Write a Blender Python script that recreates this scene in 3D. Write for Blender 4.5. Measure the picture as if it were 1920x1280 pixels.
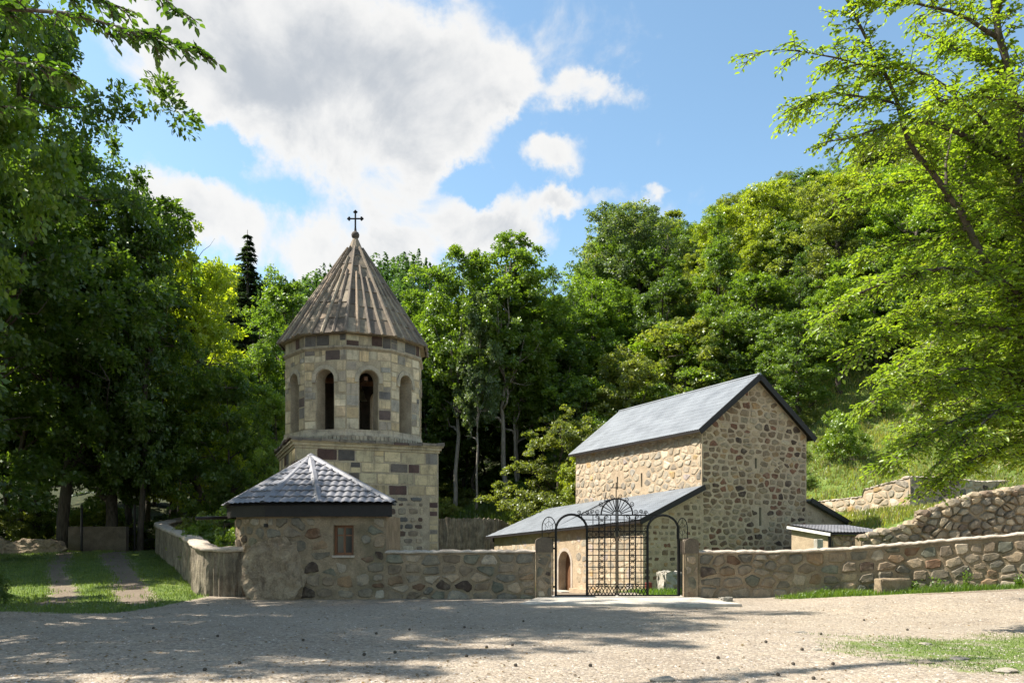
import bpy, bmesh, math, random
import numpy as np
from mathutils import Vector, Matrix

for o in list(bpy.data.objects):
    bpy.data.objects.remove(o)
sc = bpy.context.scene
COL = sc.collection
R = math.radians

# ------------------------------------------------------------------ camera
FPX, CX, HY, EYE = 1500.0, 960.0, 1015.0, 1.6      # focal (photo pixels), centre column, horizon row, eye height
cam_d = bpy.data.cameras.new('camera')
cam = bpy.data.objects.new('camera', cam_d)
COL.objects.link(cam)
cam.location = (0, 0, EYE)
cam.rotation_euler = (R(90), 0, 0)
cam_d.sensor_width = 36
cam_d.lens = 36 * FPX / 1920
cam_d.shift_y = (HY - 640) / 1920
cam_d.clip_start = 0.1
cam_d.clip_end = 3000
sc.camera = cam

# ------------------------------------------------------------------ sun and sky
SUN_EL, SUN_BACK = 52.0, 4.5          # elevation; degrees behind the straight-left direction
sd = Vector((-math.cos(R(SUN_BACK)) * math.cos(R(SUN_EL)), math.sin(R(SUN_BACK)) * math.cos(R(SUN_EL)), math.sin(R(SUN_EL))))
sun_d = bpy.data.lights.new('sun', 'SUN')
sun_d.energy = 5.0
sun_d.angle = R(0.53)
sun_d.color = (1.0, 0.945, 0.84)
sun = bpy.data.objects.new('sun', sun_d)
COL.objects.link(sun)
sun.rotation_euler = (-sd).to_track_quat('-Z', 'Y').to_euler()
sun.location = (-30, 10, 60)

sc.view_settings.view_transform = 'Standard'
sc.view_settings.look = 'None'
sc.view_settings.gamma = 1.0
sc.view_settings.exposure = 1.22
sc.render.engine = 'CYCLES'
sc.cycles.use_denoising = True
sc.cycles.use_adaptive_sampling = True
sc.cycles.adaptive_threshold = 0.015
sc.cycles.max_bounces = 6
sc.cycles.diffuse_bounces = 3
sc.cycles.glossy_bounces = 2
sc.cycles.transmission_bounces = 4
sc.cycles.caustics_reflective = False
sc.cycles.caustics_refractive = False

world = bpy.data.worlds.new('World')
sc.world = world
world.use_nodes = True


class NT:
    """small helper to write node graphs"""
    def __init__(s, tree):
        s.t = tree
        s.t.nodes.clear()

    def n(s, typ, **kw):
        nd = s.t.nodes.new(typ)
        for k, v in kw.items():
            setattr(nd, k, v)
        return nd

    def put(s, sock, v):
        if v is None:
            return
        if hasattr(v, 'is_linked'):
            s.t.links.new(v, sock)
        else:
            if hasattr(sock.default_value, '__len__') and not hasattr(v, '__len__'):
                v = (v,) * len(sock.default_value)
            if hasattr(v, '__len__') and len(sock.default_value) == 4 and len(v) == 3:
                v = tuple(v) + (1.0,)
            sock.default_value = v

    def math(s, op, a, b=None, c=None, clamp=False):
        nd = s.n('ShaderNodeMath', operation=op, use_clamp=clamp)
        for i, v in enumerate((a, b, c)):
            s.put(nd.inputs[i], v)
        return nd.outputs[0]

    def vmath(s, op, a, b=None):
        nd = s.n('ShaderNodeVectorMath', operation=op)
        s.put(nd.inputs[0], a)
        s.put(nd.inputs[1], b)
        return nd.outputs['Value'] if op in ('LENGTH', 'DISTANCE', 'DOT_PRODUCT') else nd.outputs[0]

    def rng(s, v, a, b, c=0.0, d=1.0, smooth=False):
        nd = s.n('ShaderNodeMapRange', interpolation_type='SMOOTHSTEP' if smooth else 'LINEAR')
        for i, x in enumerate((v, a, b, c, d)):
            s.put(nd.inputs[i], x)
        return nd.outputs[0]

    def mix(s, f, a, b, blend='MIX'):
        nd = s.n('ShaderNodeMix', data_type='RGBA', blend_type=blend)
        s.put(nd.inputs[0], f)
        s.put(nd.inputs[6], a)
        s.put(nd.inputs[7], b)
        return nd.outputs[2]

    def noise(s, vec, scale, detail=4.0, rough=0.55, dist=0.0, color=False):
        nd = s.n('ShaderNodeTexNoise')
        s.put(nd.inputs['Vector'], vec)
        s.put(nd.inputs['Scale'], scale)
        s.put(nd.inputs['Detail'], detail)
        s.put(nd.inputs['Roughness'], rough)
        s.put(nd.inputs['Distortion'], dist)
        return nd.outputs['Color' if color else 'Fac']

    def voro(s, vec, scale, feature='F1', out='Distance', rand=1.0):
        nd = s.n('ShaderNodeTexVoronoi', feature=feature)
        s.put(nd.inputs['Vector'], vec)
        s.put(nd.inputs['Scale'], scale)
        s.put(nd.inputs['Randomness'], rand)
        return nd.outputs[out]

    def ramp(s, f, stops):
        nd = s.n('ShaderNodeValToRGB')
        e = nd.color_ramp.elements
        while len(e) < len(stops):
            e.new(0.5)
        for el, (p, c) in zip(e, stops):
            el.position = p
            el.color = tuple(c) + (1.0,)
        s.put(nd.inputs[0], f)
        return nd.outputs[0]

    def bump(s, h, strength, dist=0.02, normal=None):
        nd = s.n('ShaderNodeBump')
        s.put(nd.inputs['Height'], h)
        nd.inputs['Strength'].default_value = strength
        nd.inputs['Distance'].default_value = dist
        if normal is not None:
            s.put(nd.inputs['Normal'], normal)
        return nd.outputs[0]


def build_sky():
    g = NT(world.node_tree)
    out = g.n('ShaderNodeOutputWorld')
    sky = g.n('ShaderNodeTexSky')
    sky.sky_type = 'NISHITA'
    sky.sun_disc = False
    sky.sun_elevation = R(SUN_EL)
    sky.sun_rotation = math.atan2(sd.x, sd.y)
    sky.altitude = 900
    sky.air_density = 1.0
    sky.dust_density = 1.4
    sky.ozone_density = 0.7
    bg = g.n('ShaderNodeBackground')
    g.put(bg.inputs[0], g.mix(1.0, sky.outputs[0], (0.88, 0.98, 0.90), 'MULTIPLY'))
    bg.inputs[1].default_value = 0.125
    # clouds: a sheet of cumulus given by banks in azimuth and elevation, torn by fractal noise
    tc = g.n('ShaderNodeTexCoord').outputs['Generated']
    sp = g.n('ShaderNodeSeparateXYZ')
    g.put(sp.inputs[0], tc)
    x, y, z = sp.outputs
    az = g.math('MULTIPLY', g.math('ARCTAN2', x, y), 180 / math.pi)
    el = g.math('MULTIPLY', g.math('ARCSINE', z), 180 / math.pi)
    warp = g.vmath('SUBTRACT', g.noise(tc, 5.0, 4, 0.6, color=True), (0.5, 0.5, 0.5))
    ws = g.n('ShaderNodeSeparateXYZ')
    g.put(ws.inputs[0], warp)
    warp2 = g.vmath('SUBTRACT', g.noise(tc, 17.0, 5, 0.65, color=True), (0.5, 0.5, 0.5))
    ws2 = g.n('ShaderNodeSeparateXYZ')
    g.put(ws2.inputs[0], warp2)
    az = g.math('ADD', az, g.math('MULTIPLY', ws2.outputs[0], 4.5))
    el = g.math('ADD', el, g.math('MULTIPLY', ws2.outputs[2], 3.6))
    azw = g.math('ADD', az, g.math('MULTIPLY', ws.outputs[0], 5.0))
    elw = g.math('ADD', el, g.math('MULTIPLY', ws.outputs[2], 4.0))
    vec = g.n('ShaderNodeCombineXYZ')
    g.put(vec.inputs[0], azw)
    g.put(vec.inputs[1], elw)

    def bank(blobs, start):
        acc = start
        for a, e, ra, re, w in blobs:
            d = g.vmath('MULTIPLY', g.vmath('SUBTRACT', vec.outputs[0], (a, e, 0)), (1 / ra, 1 / re, 0))
            r = g.vmath('LENGTH', d)
            acc = g.math('ADD', acc, g.rng(r, 0.15, 1.0, w, 0.0, smooth=True))
        return acc
    # (azimuth, elevation, half-widths, weight) of cloud banks and of blue gaps
    banks = [
        (-17, 31, 14, 8.5, 1.15), (-5, 29, 8, 6.0, 0.95), (-0.2, 29.3, 4, 3.0, 0.5), (-9.5, 24.5, 11, 4.5, 0.85), (-22.5, 21.2, 7, 3.0, 0.8),
        (-12.5, 19.3, 13, 4.0, 0.9), (-1, 21.4, 6.5, 2.3, 0.85), (4.3, 23.1, 6.4, 1.3, 0.72), (3.8, 25.7, 4.6, 1.6, 0.62), (5.4, 29.2, 4.4, 1.6, 0.60),
        (8.3, 28.8, 2.5, 1.8, 0.35), (10.2, 22.6, 1.5, 1.0, 0.5),
        (-20.8, 24.6, 4.6, 2.1, -1.25), (-3.2, 24.0, 3.6, 1.5, -0.6), (1.4, 27.0, 2.0, 2.5, -0.4), (22, 27, 13, 12, -0.9),
        (75, 30, 35, 14, 0.8), (140, 24, 40, 16, 0.9), (-120, 30, 40, 14, 0.8), (-75, 34, 22, 14, 0.9), (180, 40, 50, 14, 0.7)]
    fine = g.noise(tc, 7.5, 9, 0.6, 0.35)
    dens = bank(banks, g.math('MULTIPLY', g.math('SUBTRACT', fine, 0.5), 2.5))
    alpha = g.rng(dens, 0.10, 0.70, smooth=True)
    thick = g.rng(dens, 0.55, 1.25, smooth=True)
    belly = g.noise(tc, 6.5, 7, 0.58, 0.3)
    shade = g.math('MULTIPLY', thick, g.rng(belly, 0.34, 0.66, 0.0, 1.0, smooth=True))
    ccol = g.mix(shade, (0.415, 0.41, 0.40), (0.235, 0.25, 0.27))
    cl = g.n('ShaderNodeBackground')
    g.put(cl.inputs[0], ccol)
    cl.inputs[1].default_value = 1.0
    mx = g.n('ShaderNodeMixShader')
    g.put(mx.inputs[0], g.math('MULTIPLY', alpha, 0.96))
    g.t.links.new(bg.outputs[0], mx.inputs[1])
    g.t.links.new(cl.outputs[0], mx.inputs[2])
    g.t.links.new(mx.outputs[0], out.inputs[0])
    world.cycles.sampling_method = 'MANUAL'
    world.cycles.sample_map_resolution = 512


build_sky()

# ------------------------------------------------------------------ object helpers
WL = {}          # world position of every object made here (nothing above a part is rotated)


def at(px, py, Y):
    """the point at depth Y seen at photo pixel (px, py)"""
    return Vector(((px - CX) / FPX * Y, Y, EYE + (HY - py) / FPX * Y))


def reg(o, loc, parent=None, label=None, cat=None, group=None, kind=None):
    COL.objects.link(o)
    loc = Vector(loc)
    if parent is not None:
        o.parent = parent
        o.location = loc - WL[parent.name]
    else:
        o.location = loc
    WL[o.name] = loc
    if label:
        o['label'] = label
    if cat:
        o['category'] = cat
    if group:
        o['group'] = group
    if kind:
        o['kind'] = kind
    return o


def empty(name, loc, label, cat, group=None):
    o = bpy.data.objects.new(name, None)
    o.empty_display_size = 0.3
    return reg(o, loc, None, label, cat, group)


def npmesh(name, V, F, mat=None, smooth=False, col=None, fattr=None, pattr=None):
    """V (n,3); F (m,3|4) array or list of faces; col: per-face rgb; fattr/pattr: dict of per-face / per-point floats"""
    me = bpy.data.meshes.new(name)
    V = np.asarray(V, dtype=np.float32)
    if isinstance(F, np.ndarray):
        m, k = F.shape
        me.vertices.add(len(V))
        me.vertices.foreach_set('co', V.ravel())
        me.loops.add(m * k)
        me.loops.foreach_set('vertex_index', F.astype(np.int32).ravel())
        me.polygons.add(m)
        me.polygons.foreach_set('loop_start', np.arange(0, m * k, k, dtype=np.int32))
        me.update(calc_edges=True)
    else:
        me.from_pydata(V.tolist(), [], F)
        me.update()
    nf = len(me.polygons)
    if smooth:
        me.polygons.foreach_set('use_smooth', np.ones(nf, dtype=bool))
    if col is not None:
        a = me.attributes.new('col', 'FLOAT_COLOR', 'FACE')
        c = np.ones((nf, 4), dtype=np.float32)
        c[:, :3] = col
        a.data.foreach_set('color', c.ravel())
    for dom, d in (('FACE', fattr), ('POINT', pattr)):
        for k, v in (d or {}).items():
            a = me.attributes.new(k, 'FLOAT', dom)
            a.data.foreach_set('value', np.asarray(v, dtype=np.float32))
    if mat is not None:
        me.materials.append(mat)
    return me


def part(name, V, F, mat, parent=None, origin=None, smooth=False, col=None, **kw):
    """a mesh object from world coordinates; its origin goes to `origin` (default: its centre bottom)"""
    V = np.asarray(V, dtype=np.float64)
    if origin is None:
        lo, hi = V.min(0), V.max(0)
        origin = Vector(((lo[0] + hi[0]) / 2, (lo[1] + hi[1]) / 2, lo[2]))
    fa = kw.pop('fattr', None)
    pa = kw.pop('pattr', None)
    me = npmesh(name, V - np.array(origin), F, mat, smooth, col, fa, pa)
    return reg(bpy.data.objects.new(name, me), origin, parent, **kw)


class MB:
    """collects shapes in world coordinates"""
    def __init__(s):
        s.v, s.f, s.c = [], [], []

    def add(s, V, F, col=None):
        b = len(s.v)
        s.v.extend([tuple(p) for p in V])
        s.f.extend([tuple(i + b for i in f) for f in F])
        if col is not None:
            s.c.extend([tuple(col)] * len(F))
        return s

    def frame_box(s, c, ax, ay, az, hx, hy, hz, col=None):
        c, ax, ay, az = Vector(c), Vector(ax), Vector(ay), Vector(az)
        V = [c + ax * (sx * hx) + ay * (sy * hy) + az * (sz * hz) for sz in (-1, 1) for sy in (-1, 1) for sx in (-1, 1)]
        F = [(0, 2, 3, 1), (4, 5, 7, 6), (0, 1, 5, 4), (2, 6, 7, 3), (0, 4, 6, 2), (1, 3, 7, 5)]
        return s.add(V, F, col)

    def box(s, x0, x1, y0, y1, z0, z1):
        return s.frame_box(((x0 + x1) / 2, (y0 + y1) / 2, (z0 + z1) / 2), (1, 0, 0), (0, 1, 0), (0, 0, 1), (x1 - x0) / 2, (y1 - y0) / 2, (z1 - z0) / 2)

    def bar(s, a, b, w, h, up=(0, 0, 1)):
        a, b = Vector(a), Vector(b)
        d = (b - a)
        L = d.length
        d = d / L
        side = d.cross(Vector(up))
        if side.length < 1e-4:
            side = d.cross(Vector((0, 1, 0)))
        side.normalize()
        u = side.cross(d)
        return s.frame_box((a + b) / 2, d, side, u, L / 2, w / 2, h / 2)

    def tube(s, pts, rad, n=6, closed=False):
        P = [Vector(p) for p in pts]
        k = len(P)
        rad = [rad] * k if not hasattr(rad, '__len__') else rad
        V, F = [], []
        ref = None
        for i in range(k):
            if closed:
                d = P[(i + 1) % k] - P[i - 1]
            else:
                d = P[min(i + 1, k - 1)] - P[max(i - 1, 0)]
            d.normalize()
            if ref is None:
                ref = d.orthogonal()
            ref = (ref - d * ref.dot(d))
            if ref.length < 1e-5:
                ref = d.orthogonal()
            ref.normalize()
            b = d.cross(ref)
            for j in range(n):
                a = 2 * math.pi * j / n
                V.append(P[i] + (ref * math.cos(a) + b * math.sin(a)) * rad[i])
        rows = k if closed else k - 1
        for i in range(rows):
            i2 = (i + 1) % k
            for j in range(n):
                j2 = (j + 1) % n
                F.append((i * n + j, i * n + j2, i2 * n + j2, i2 * n + j))
        if not closed:
            F.append(tuple(range(n - 1, -1, -1)))
            F.append(tuple((k - 1) * n + j for j in range(n)))
        return s.add(V, F)

    def lathe(s, c, prof, n=16):
        c = Vector(c)
        V, F = [], []
        for r, z in prof:
            for j in range(n):
                a = 2 * math.pi * j / n
                V.append(c + Vector((r * math.cos(a), r * math.sin(a), z)))
        for i in range(len(prof) - 1):
            for j in range(n):
                j2 = (j + 1) % n
                F.append((i * n + j, i * n + j2, (i + 1) * n + j2, (i + 1) * n + j))
        F.append(tuple(range(n - 1, -1, -1)))
        F.append(tuple((len(prof) - 1) * n + j for j in range(n)))
        return s.add(V, F)

    def build(s, name, mat, parent=None, smooth=False, **kw):
        return part(name, s.v, s.f, mat, parent, smooth=smooth, col=(np.array(s.c) if s.c else None), **kw)


# ------------------------------------------------------------------ materials
def new_mat(name):
    m = bpy.data.materials.new(name)
    m.use_nodes = True
    g = NT(m.node_tree)
    out = g.n('ShaderNodeOutputMaterial')
    return m, g, out


def principled(g, out, color, rough=0.8, normal=None, metal=0.0, spec=0.5):
    p = g.n('ShaderNodeBsdfPrincipled')
    g.put(p.inputs['Base Color'], color)
    g.put(p.inputs['Roughness'], rough)
    g.put(p.inputs['Metallic'], metal)
    g.put(p.inputs['Specular IOR Level'], spec)
    if normal is not None:
        g.put(p.inputs['Normal'], normal)
    g.t.links.new(p.outputs[0], out.inputs[0])
    return p


def mat_stone():
    m, g, out = new_mat('stone')
    pos = g.n('ShaderNodeNewGeometry').outputs['Position']
    col = g.n('ShaderNodeAttribute', attribute_name='col').outputs['Color']
    n1 = g.noise(pos, 5.0, 5, 0.65)
    n2 = g.noise(pos, 38.0, 4, 0.7)
    n3 = g.noise(pos, 3.2, 6, 0.65)
    c = g.mix(1.0, col, g.ramp(n1, [(0.28, (0.55, 0.55, 0.56)), (0.5, (1, 1, 1)), (0.75, (1.45, 1.38, 1.28))]), 'MULTIPLY')
    c = g.mix(1.0, c, g.ramp(n2, [(0.3, (0.7, 0.7, 0.7)), (0.52, (1, 1, 1)), (0.75, (1.3, 1.28, 1.22))]), 'MULTIPLY')
    c = g.mix(g.rng(n3, 0.48, 0.74, 0, 0.5), c, (0.30, 0.245, 0.175))     # mortar smeared over the face
    h = g.math('ADD', g.math('MULTIPLY', n1, 0.7), g.math('MULTIPLY', n2, 0.35))
    principled(g, out, c, 0.9, g.bump(h, 0.9, 0.03), spec=0.25)
    return m


def mat_ashlar():
    m, g, out = new_mat('ashlar_stone')
    pos = g.n('ShaderNodeNewGeometry').outputs['Position']
    col = g.n('ShaderNodeAttribute', attribute_name='col').outputs['Color']
    n1 = g.noise(pos, 3.2, 6, 0.65)
    n2 = g.noise(pos, 30.0, 4, 0.7)
    st = g.n('ShaderNodeMapping')
    g.put(st.inputs['Vector'], pos)
    st.inputs['Scale'].default_value = (5.0, 5.0, 0.55)
    streak = g.noise(st.outputs[0], 1.3, 5, 0.65)
    c = g.mix(1.0, col, g.ramp(n1, [(0.3, (0.62, 0.62, 0.64)), (0.52, (1, 1, 1)), (0.75, (1.2, 1.16, 1.08))]), 'MULTIPLY')
    c = g.mix(1.0, c, g.ramp(n2, [(0.3, (0.78, 0.78, 0.78)), (0.55, (1, 1, 1)), (0.8, (1.15, 1.14, 1.1))]), 'MULTIPLY')
    c = g.mix(g.rng(streak, 0.52, 0.72, 0, 0.65), c, (0.085, 0.075, 0.062))   # weather streaks
    principled(g, out, c, 0.9, g.bump(g.math('ADD', n1, g.math('MULTIPLY', n2, 0.5)), 0.55, 0.02), spec=0.25)
    return m


def mat_mortar(name, base, dark, streaks=False, moss=0.0):
    m, g, out = new_mat(name)
    pos = g.n('ShaderNodeNewGeometry').outputs['Position']
    n1 = g.noise(pos, 2.3, 6, 0.65)
    n2 = g.noise(pos, 26.0, 5, 0.7)
    c = g.mix(g.rng(n1, 0.35, 0.68), dark, base)
    c = g.mix(1.0, c, g.ramp(n2, [(0.3, (0.66, 0.66, 0.66)), (0.55, (1, 1, 1)), (0.8, (1.2, 1.18, 1.14))]), 'MULTIPLY')
    h = g.math('ADD', g.math('MULTIPLY', n1, 0.6), g.math('MULTIPLY', n2, 0.5))
    if streaks:
        st = g.n('ShaderNodeMapping')
        g.put(st.inputs['Vector'], pos)
        st.inputs['Scale'].default_value = (6.0, 6.0, 1.1)
        s1 = g.noise(st.outputs[0], 1.3, 7, 0.68, 0.6)
        c = g.mix(g.rng(s1, 0.44, 0.68, 0, 0.75), c, tuple(x * 0.3 for x in dark))
        h = g.math('ADD', h, g.math('MULTIPLY', s1, 1.2))
    if moss:
        n4 = g.noise(pos, 0.9, 4, 0.6)
        c = g.mix(g.rng(n4, 0.5, 0.7, 0, moss), c, (0.09, 0.085, 0.05))
    principled(g, out, c, 0.95, g.bump(h, 0.9, 0.035), spec=0.2)
    return m


def mat_metal(name, col, rough=0.4, metal=0.0, spec=0.5, var=0.25):
    m, g, out = new_mat(name)
    pos = g.n('ShaderNodeNewGeometry').outputs['Position']
    n1 = g.noise(pos, 1.1, 5, 0.6)
    n2 = g.noise(pos, 22.0, 3, 0.6)
    c = g.mix(1.0, col, g.ramp(n1, [(0.3, (1 - var,) * 3), (0.7, (1 + var * 0.5,) * 3)]), 'MULTIPLY')
    c = g.mix(1.0, c, g.ramp(n2, [(0.3, (0.88, 0.87, 0.86)), (0.7, (1.06,) * 3)]), 'MULTIPLY')
    principled(g, out, c, g.rng(n1, 0.3, 0.7, rough - 0.06, rough + 0.12), None, metal, spec)
    return m


def mat_wood(name, col):
    m, g, out = new_mat(name)
    pos = g.n('ShaderNodeNewGeometry').outputs['Position']
    st = g.n('ShaderNodeMapping')
    g.put(st.inputs['Vector'], pos)
    st.inputs['Scale'].default_value = (14.0, 14.0, 2.0)
    n1 = g.noise(st.outputs[0], 2.0, 5, 0.6)
    c = g.mix(1.0, col, g.ramp(n1, [(0.3, (0.6,) * 3), (0.7, (1.3,) * 3)]), 'MULTIPLY')
    principled(g, out, c, 0.6, g.bump(n1, 0.3, 0.01))
    return m


def mat_bark(name, c0, c1):
    m, g, out = new_mat(name)
    tc = g.n('ShaderNodeTexCoord').outputs['Object']
    st = g.n('ShaderNodeMapping')
    g.put(st.inputs['Vector'], tc)
    st.inputs['Scale'].default_value = (7.0, 7.0, 1.3)
    n1 = g.noise(st.outputs[0], 1.6, 5, 0.65)
    n2 = g.noise(tc, 0.8, 3, 0.5)
    c = g.mix(g.rng(n1, 0.35, 0.65), c0, c1)
    c = g.mix(g.rng(n2, 0.55, 0.75, 0, 0.6), c, (0.07, 0.075, 0.045))
    principled(g, out, c, 0.95, g.bump(n1, 0.8, 0.03), spec=0.2)
    return m


def mat_leaf():
    """leaf: object colour is the species colour, face attribute `tone` varies it leaf by leaf"""
    m, g, out = new_mat('leaf')
    oi = g.n('ShaderNodeObjectInfo')
    tone = g.n('ShaderNodeAttribute', attribute_name='tone').outputs['Fac']
    pos = g.n('ShaderNodeNewGeometry').outputs['Position']
    patch = g.noise(pos, 0.55, 3, 0.6)
    f = g.math('ADD', g.math('MULTIPLY', tone, 0.65), g.math('MULTIPLY', g.math('SUBTRACT', patch, 0.32), 0.9))
    mul = g.ramp(f, [(0.0, (0.55, 0.62, 0.75)), (0.45, (1, 1, 1)), (0.85, (1.55, 1.35, 1.0)), (1.0, (2.1, 1.55, 0.9))])
    c = g.mix(1.0, oi.outputs['Color'], mul, 'MULTIPLY')
    d = g.n('ShaderNodeBsdfDiffuse')
    g.put(d.inputs[0], c)
    t = g.n('ShaderNodeBsdfTranslucent')
    g.put(t.inputs[0], g.mix(1.0, c, (1.6, 1.7, 0.65), 'MULTIPLY'))
    gl = g.n('ShaderNodeBsdfGlossy')
    gl.inputs['Roughness'].default_value = 0.42
    g.put(gl.inputs[0], (0.8, 0.85, 0.8))
    m1 = g.n('ShaderNodeMixShader')
    m1.inputs[0].default_value = 0.54
    g.t.links.new(d.outputs[0], m1.inputs[1])
    g.t.links.new(t.outputs[0], m1.inputs[2])
    m2 = g.n('ShaderNodeMixShader')
    m2.inputs[0].default_value = 0.045
    g.t.links.new(m1.outputs[0], m2.inputs[1])
    g.t.links.new(gl.outputs[0], m2.inputs[2])
    g.t.links.new(m2.outputs[0], out.inputs[0])
    return m


def mat_ground():
    m, g, out = new_mat('ground')
    pos = g.n('ShaderNodeNewGeometry').outputs['Position']
    A = lambda k: g.n('ShaderNodeAttribute', attribute_name=k).outputs['Fac']
    big = g.noise(pos, 0.35, 5, 0.6)
    mid = g.noise(pos, 2.2, 6, 0.65)
    fine = g.noise(pos, 18.0, 4, 0.7)
    v1 = g.n('ShaderNodeTexVoronoi')
    g.put(v1.inputs['Vector'], pos)
    v1.inputs['Scale'].default_value = 20.0
    v2 = g.n('ShaderNodeTexVoronoi')
    g.put(v2.inputs['Vector'], pos)
    v2.inputs['Scale'].default_value = 48.0
    sep = g.n('ShaderNodeSeparateColor')
    g.put(sep.inputs[0], v1.outputs['Color'])
    sep2 = g.n('ShaderNodeSeparateColor')
    g.put(sep2.inputs[0], v2.outputs['Color'])
    peb = g.ramp(sep.outputs[0], [(0.0, (0.09, 0.08, 0.07)), (0.3, (0.22, 0.19, 0.165)), (0.75, (0.34, 0.30, 0.26)), (1.0, (0.52, 0.48, 0.43))])
    peb2 = g.ramp(sep2.outputs[1], [(0.0, (0.21, 0.18, 0.16)), (0.6, (0.37, 0.32, 0.285)), (1.0, (0.46, 0.41, 0.37))])
    grav = g.mix(0.5, peb, peb2)
    dust = (0.34, 0.28, 0.225)
    grav = g.mix(g.rng(mid, 0.45, 0.72, 0.05, 0.55), grav, dust)
    grav = g.mix(1.0, grav, g.ramp(big, [(0.32, (0.84, 0.83, 0.83)), (0.55, (1, 1, 1)), (0.75, (1.12, 1.1, 1.07))]), 'MULTIPLY')
    grav = g.mix(1.0, grav, (0.93, 0.89, 0.795), 'MULTIPLY')
    dirt = g.mix(mid, (0.12, 0.092, 0.066), (0.25, 0.20, 0.15))
    dirt = g.mix(1.0, dirt, g.ramp(fine, [(0.3, (0.7,) * 3), (0.7, (1.2,) * 3)]), 'MULTIPLY')
    grass = g.ramp(g.math('ADD', g.math('MULTIPLY', mid, 0.6), g.math('MULTIPLY', fine, 0.4)), [(0.3, (0.05, 0.075, 0.018)), (0.5, (0.10, 0.15, 0.03)), (0.7, (0.19, 0.21, 0.07))])
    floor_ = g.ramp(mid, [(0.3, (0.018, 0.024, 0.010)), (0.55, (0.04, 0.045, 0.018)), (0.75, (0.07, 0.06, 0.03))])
    tear = g.math('MULTIPLY', g.math('SUBTRACT', g.math('ADD', mid, g.math('MULTIPLY', fine, 0.6)), 0.8), 1.1)
    edge = lambda k: g.rng(g.math('ADD', A(k), tear), 0.35, 0.65, smooth=True)
    grav = g.mix(g.math('MULTIPLY', A('worn'), 0.55), grav, g.mix(fine, (0.24, 0.20, 0.155), (0.36, 0.31, 0.25)))
    damp = g.noise(pos, 0.9, 6, 0.7, 0.8)
    grav = g.mix(g.rng(damp, 0.55, 0.72, 0, 0.5), grav, (0.20, 0.165, 0.125))
    c = g.mix(edge('dirt'), grav, dirt)
    c = g.mix(edge('grass'), c, grass)
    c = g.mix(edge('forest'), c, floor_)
    h = g.math('ADD', g.math('MULTIPLY', v1.outputs['Distance'], -0.9), g.math('ADD', g.math('MULTIPLY', v2.outputs['Distance'], -0.5), g.math('MULTIPLY', fine, 0.5)))
    principled(g, out, c, 0.95, g.bump(h, 0.8, 0.02), spec=0.15)
    return m


def mat_plain(name, col, rough=0.8, amp=0.35, scale=6.0, spec=0.3, bump=0.4):
    m, g, out = new_mat(name)
    pos = g.n('ShaderNodeNewGeometry').outputs['Position']
    n1 = g.noise(pos, scale, 6, 0.65)
    n2 = g.noise(pos, scale * 7, 4, 0.65)
    c = g.mix(1.0, col, g.ramp(n1, [(0.3, (1 - amp,) * 3), (0.7, (1 + amp,) * 3)]), 'MULTIPLY')
    c = g.mix(1.0, c, g.ramp(n2, [(0.3, (1 - amp * 0.6,) * 3), (0.7, (1 + amp * 0.5,) * 3)]), 'MULTIPLY')
    principled(g, out, c, rough, g.bump(g.math('ADD', n1, n2), bump, 0.02), spec=spec)
    return m


def mat_rock():
    m, g, out = new_mat('rock')
    pos = g.n('ShaderNodeNewGeometry').outputs['Position']
    n1 = g.noise(pos, 2.2, 9, 0.72, 1.1)
    n2 = g.noise(pos, 24.0, 5, 0.7)
    n3 = g.noise(pos, 6.0, 6, 0.7, 1.8)
    c = g.ramp(n1, [(0.3, (0.14, 0.10, 0.07)), (0.48, (0.32, 0.245, 0.165)), (0.7, (0.46, 0.365, 0.25))])
    c = g.mix(1.0, c, g.ramp(n2, [(0.3, (0.72,) * 3), (0.7, (1.2,) * 3)]), 'MULTIPLY')
    c = g.mix(g.rng(n3, 0.60, 0.72, 0, 0.7), c, (0.075, 0.058, 0.045))
    h = g.math('ADD', g.math('MULTIPLY', n1, 1.5), g.math('ADD', g.math('MULTIPLY', n2, 0.35), g.math('MULTIPLY', n3, 0.7)))
    principled(g, out, c, 0.92, g.bump(h, 1.0, 0.09), spec=0.25)
    return m


M_stone = mat_stone()
M_ashlar = mat_ashlar()
M_mortar = mat_mortar('tan_mortar', (0.33, 0.25, 0.165), (0.19, 0.145, 0.098), moss=0.6)
M_mortar_ch = mat_mortar('church_mortar', (0.50, 0.39, 0.27), (0.35, 0.265, 0.18))
M_mortar_tw = mat_mortar('tower_mortar', (0.46, 0.39, 0.28), (0.30, 0.25, 0.18))
M_shot = mat_mortar('dripped_concrete', (0.34, 0.285, 0.21), (0.17, 0.14, 0.105), streaks=True)
M_coping = mat_mortar('coping_mortar', (0.52, 0.44, 0.36), (0.36, 0.30, 0.245))
M_conc = mat_plain('pale_concrete', (0.38, 0.345, 0.295), 0.85, 0.35, 1.6)
M_roof_ch = mat_metal('church_roof_steel', (0.19, 0.205, 0.225), 0.5, 0.0, 0.4, 0.22)
M_roof_hut = mat_metal('hut_roof_tile_steel', (0.20, 0.198, 0.215), 0.48, 0.12, 0.4, 0.4)
M_dark = mat_plain('dark_fascia_wood', (0.016, 0.013, 0.012), 0.6, 0.3, 8.0)
M_iron = mat_plain('black_iron', (0.006, 0.0055, 0.005), 0.55, 0.4, 20.0, 0.25, 0.1)
M_wood_or = mat_wood('varnished_wood', (0.17, 0.065, 0.022))
M_drum_shade = mat_plain('shade_toned_plaster', (0.085, 0.07, 0.055), 0.95, 0.35, 3.0)  # drum's inner faces: the shade of the interior is painted into this dark colour
M_wood_dk = mat_wood('dark_door_wood', (0.16, 0.075, 0.035))
M_rock = mat_rock()
M_ground = mat_ground()
M_leaf = mat_leaf()
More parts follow.
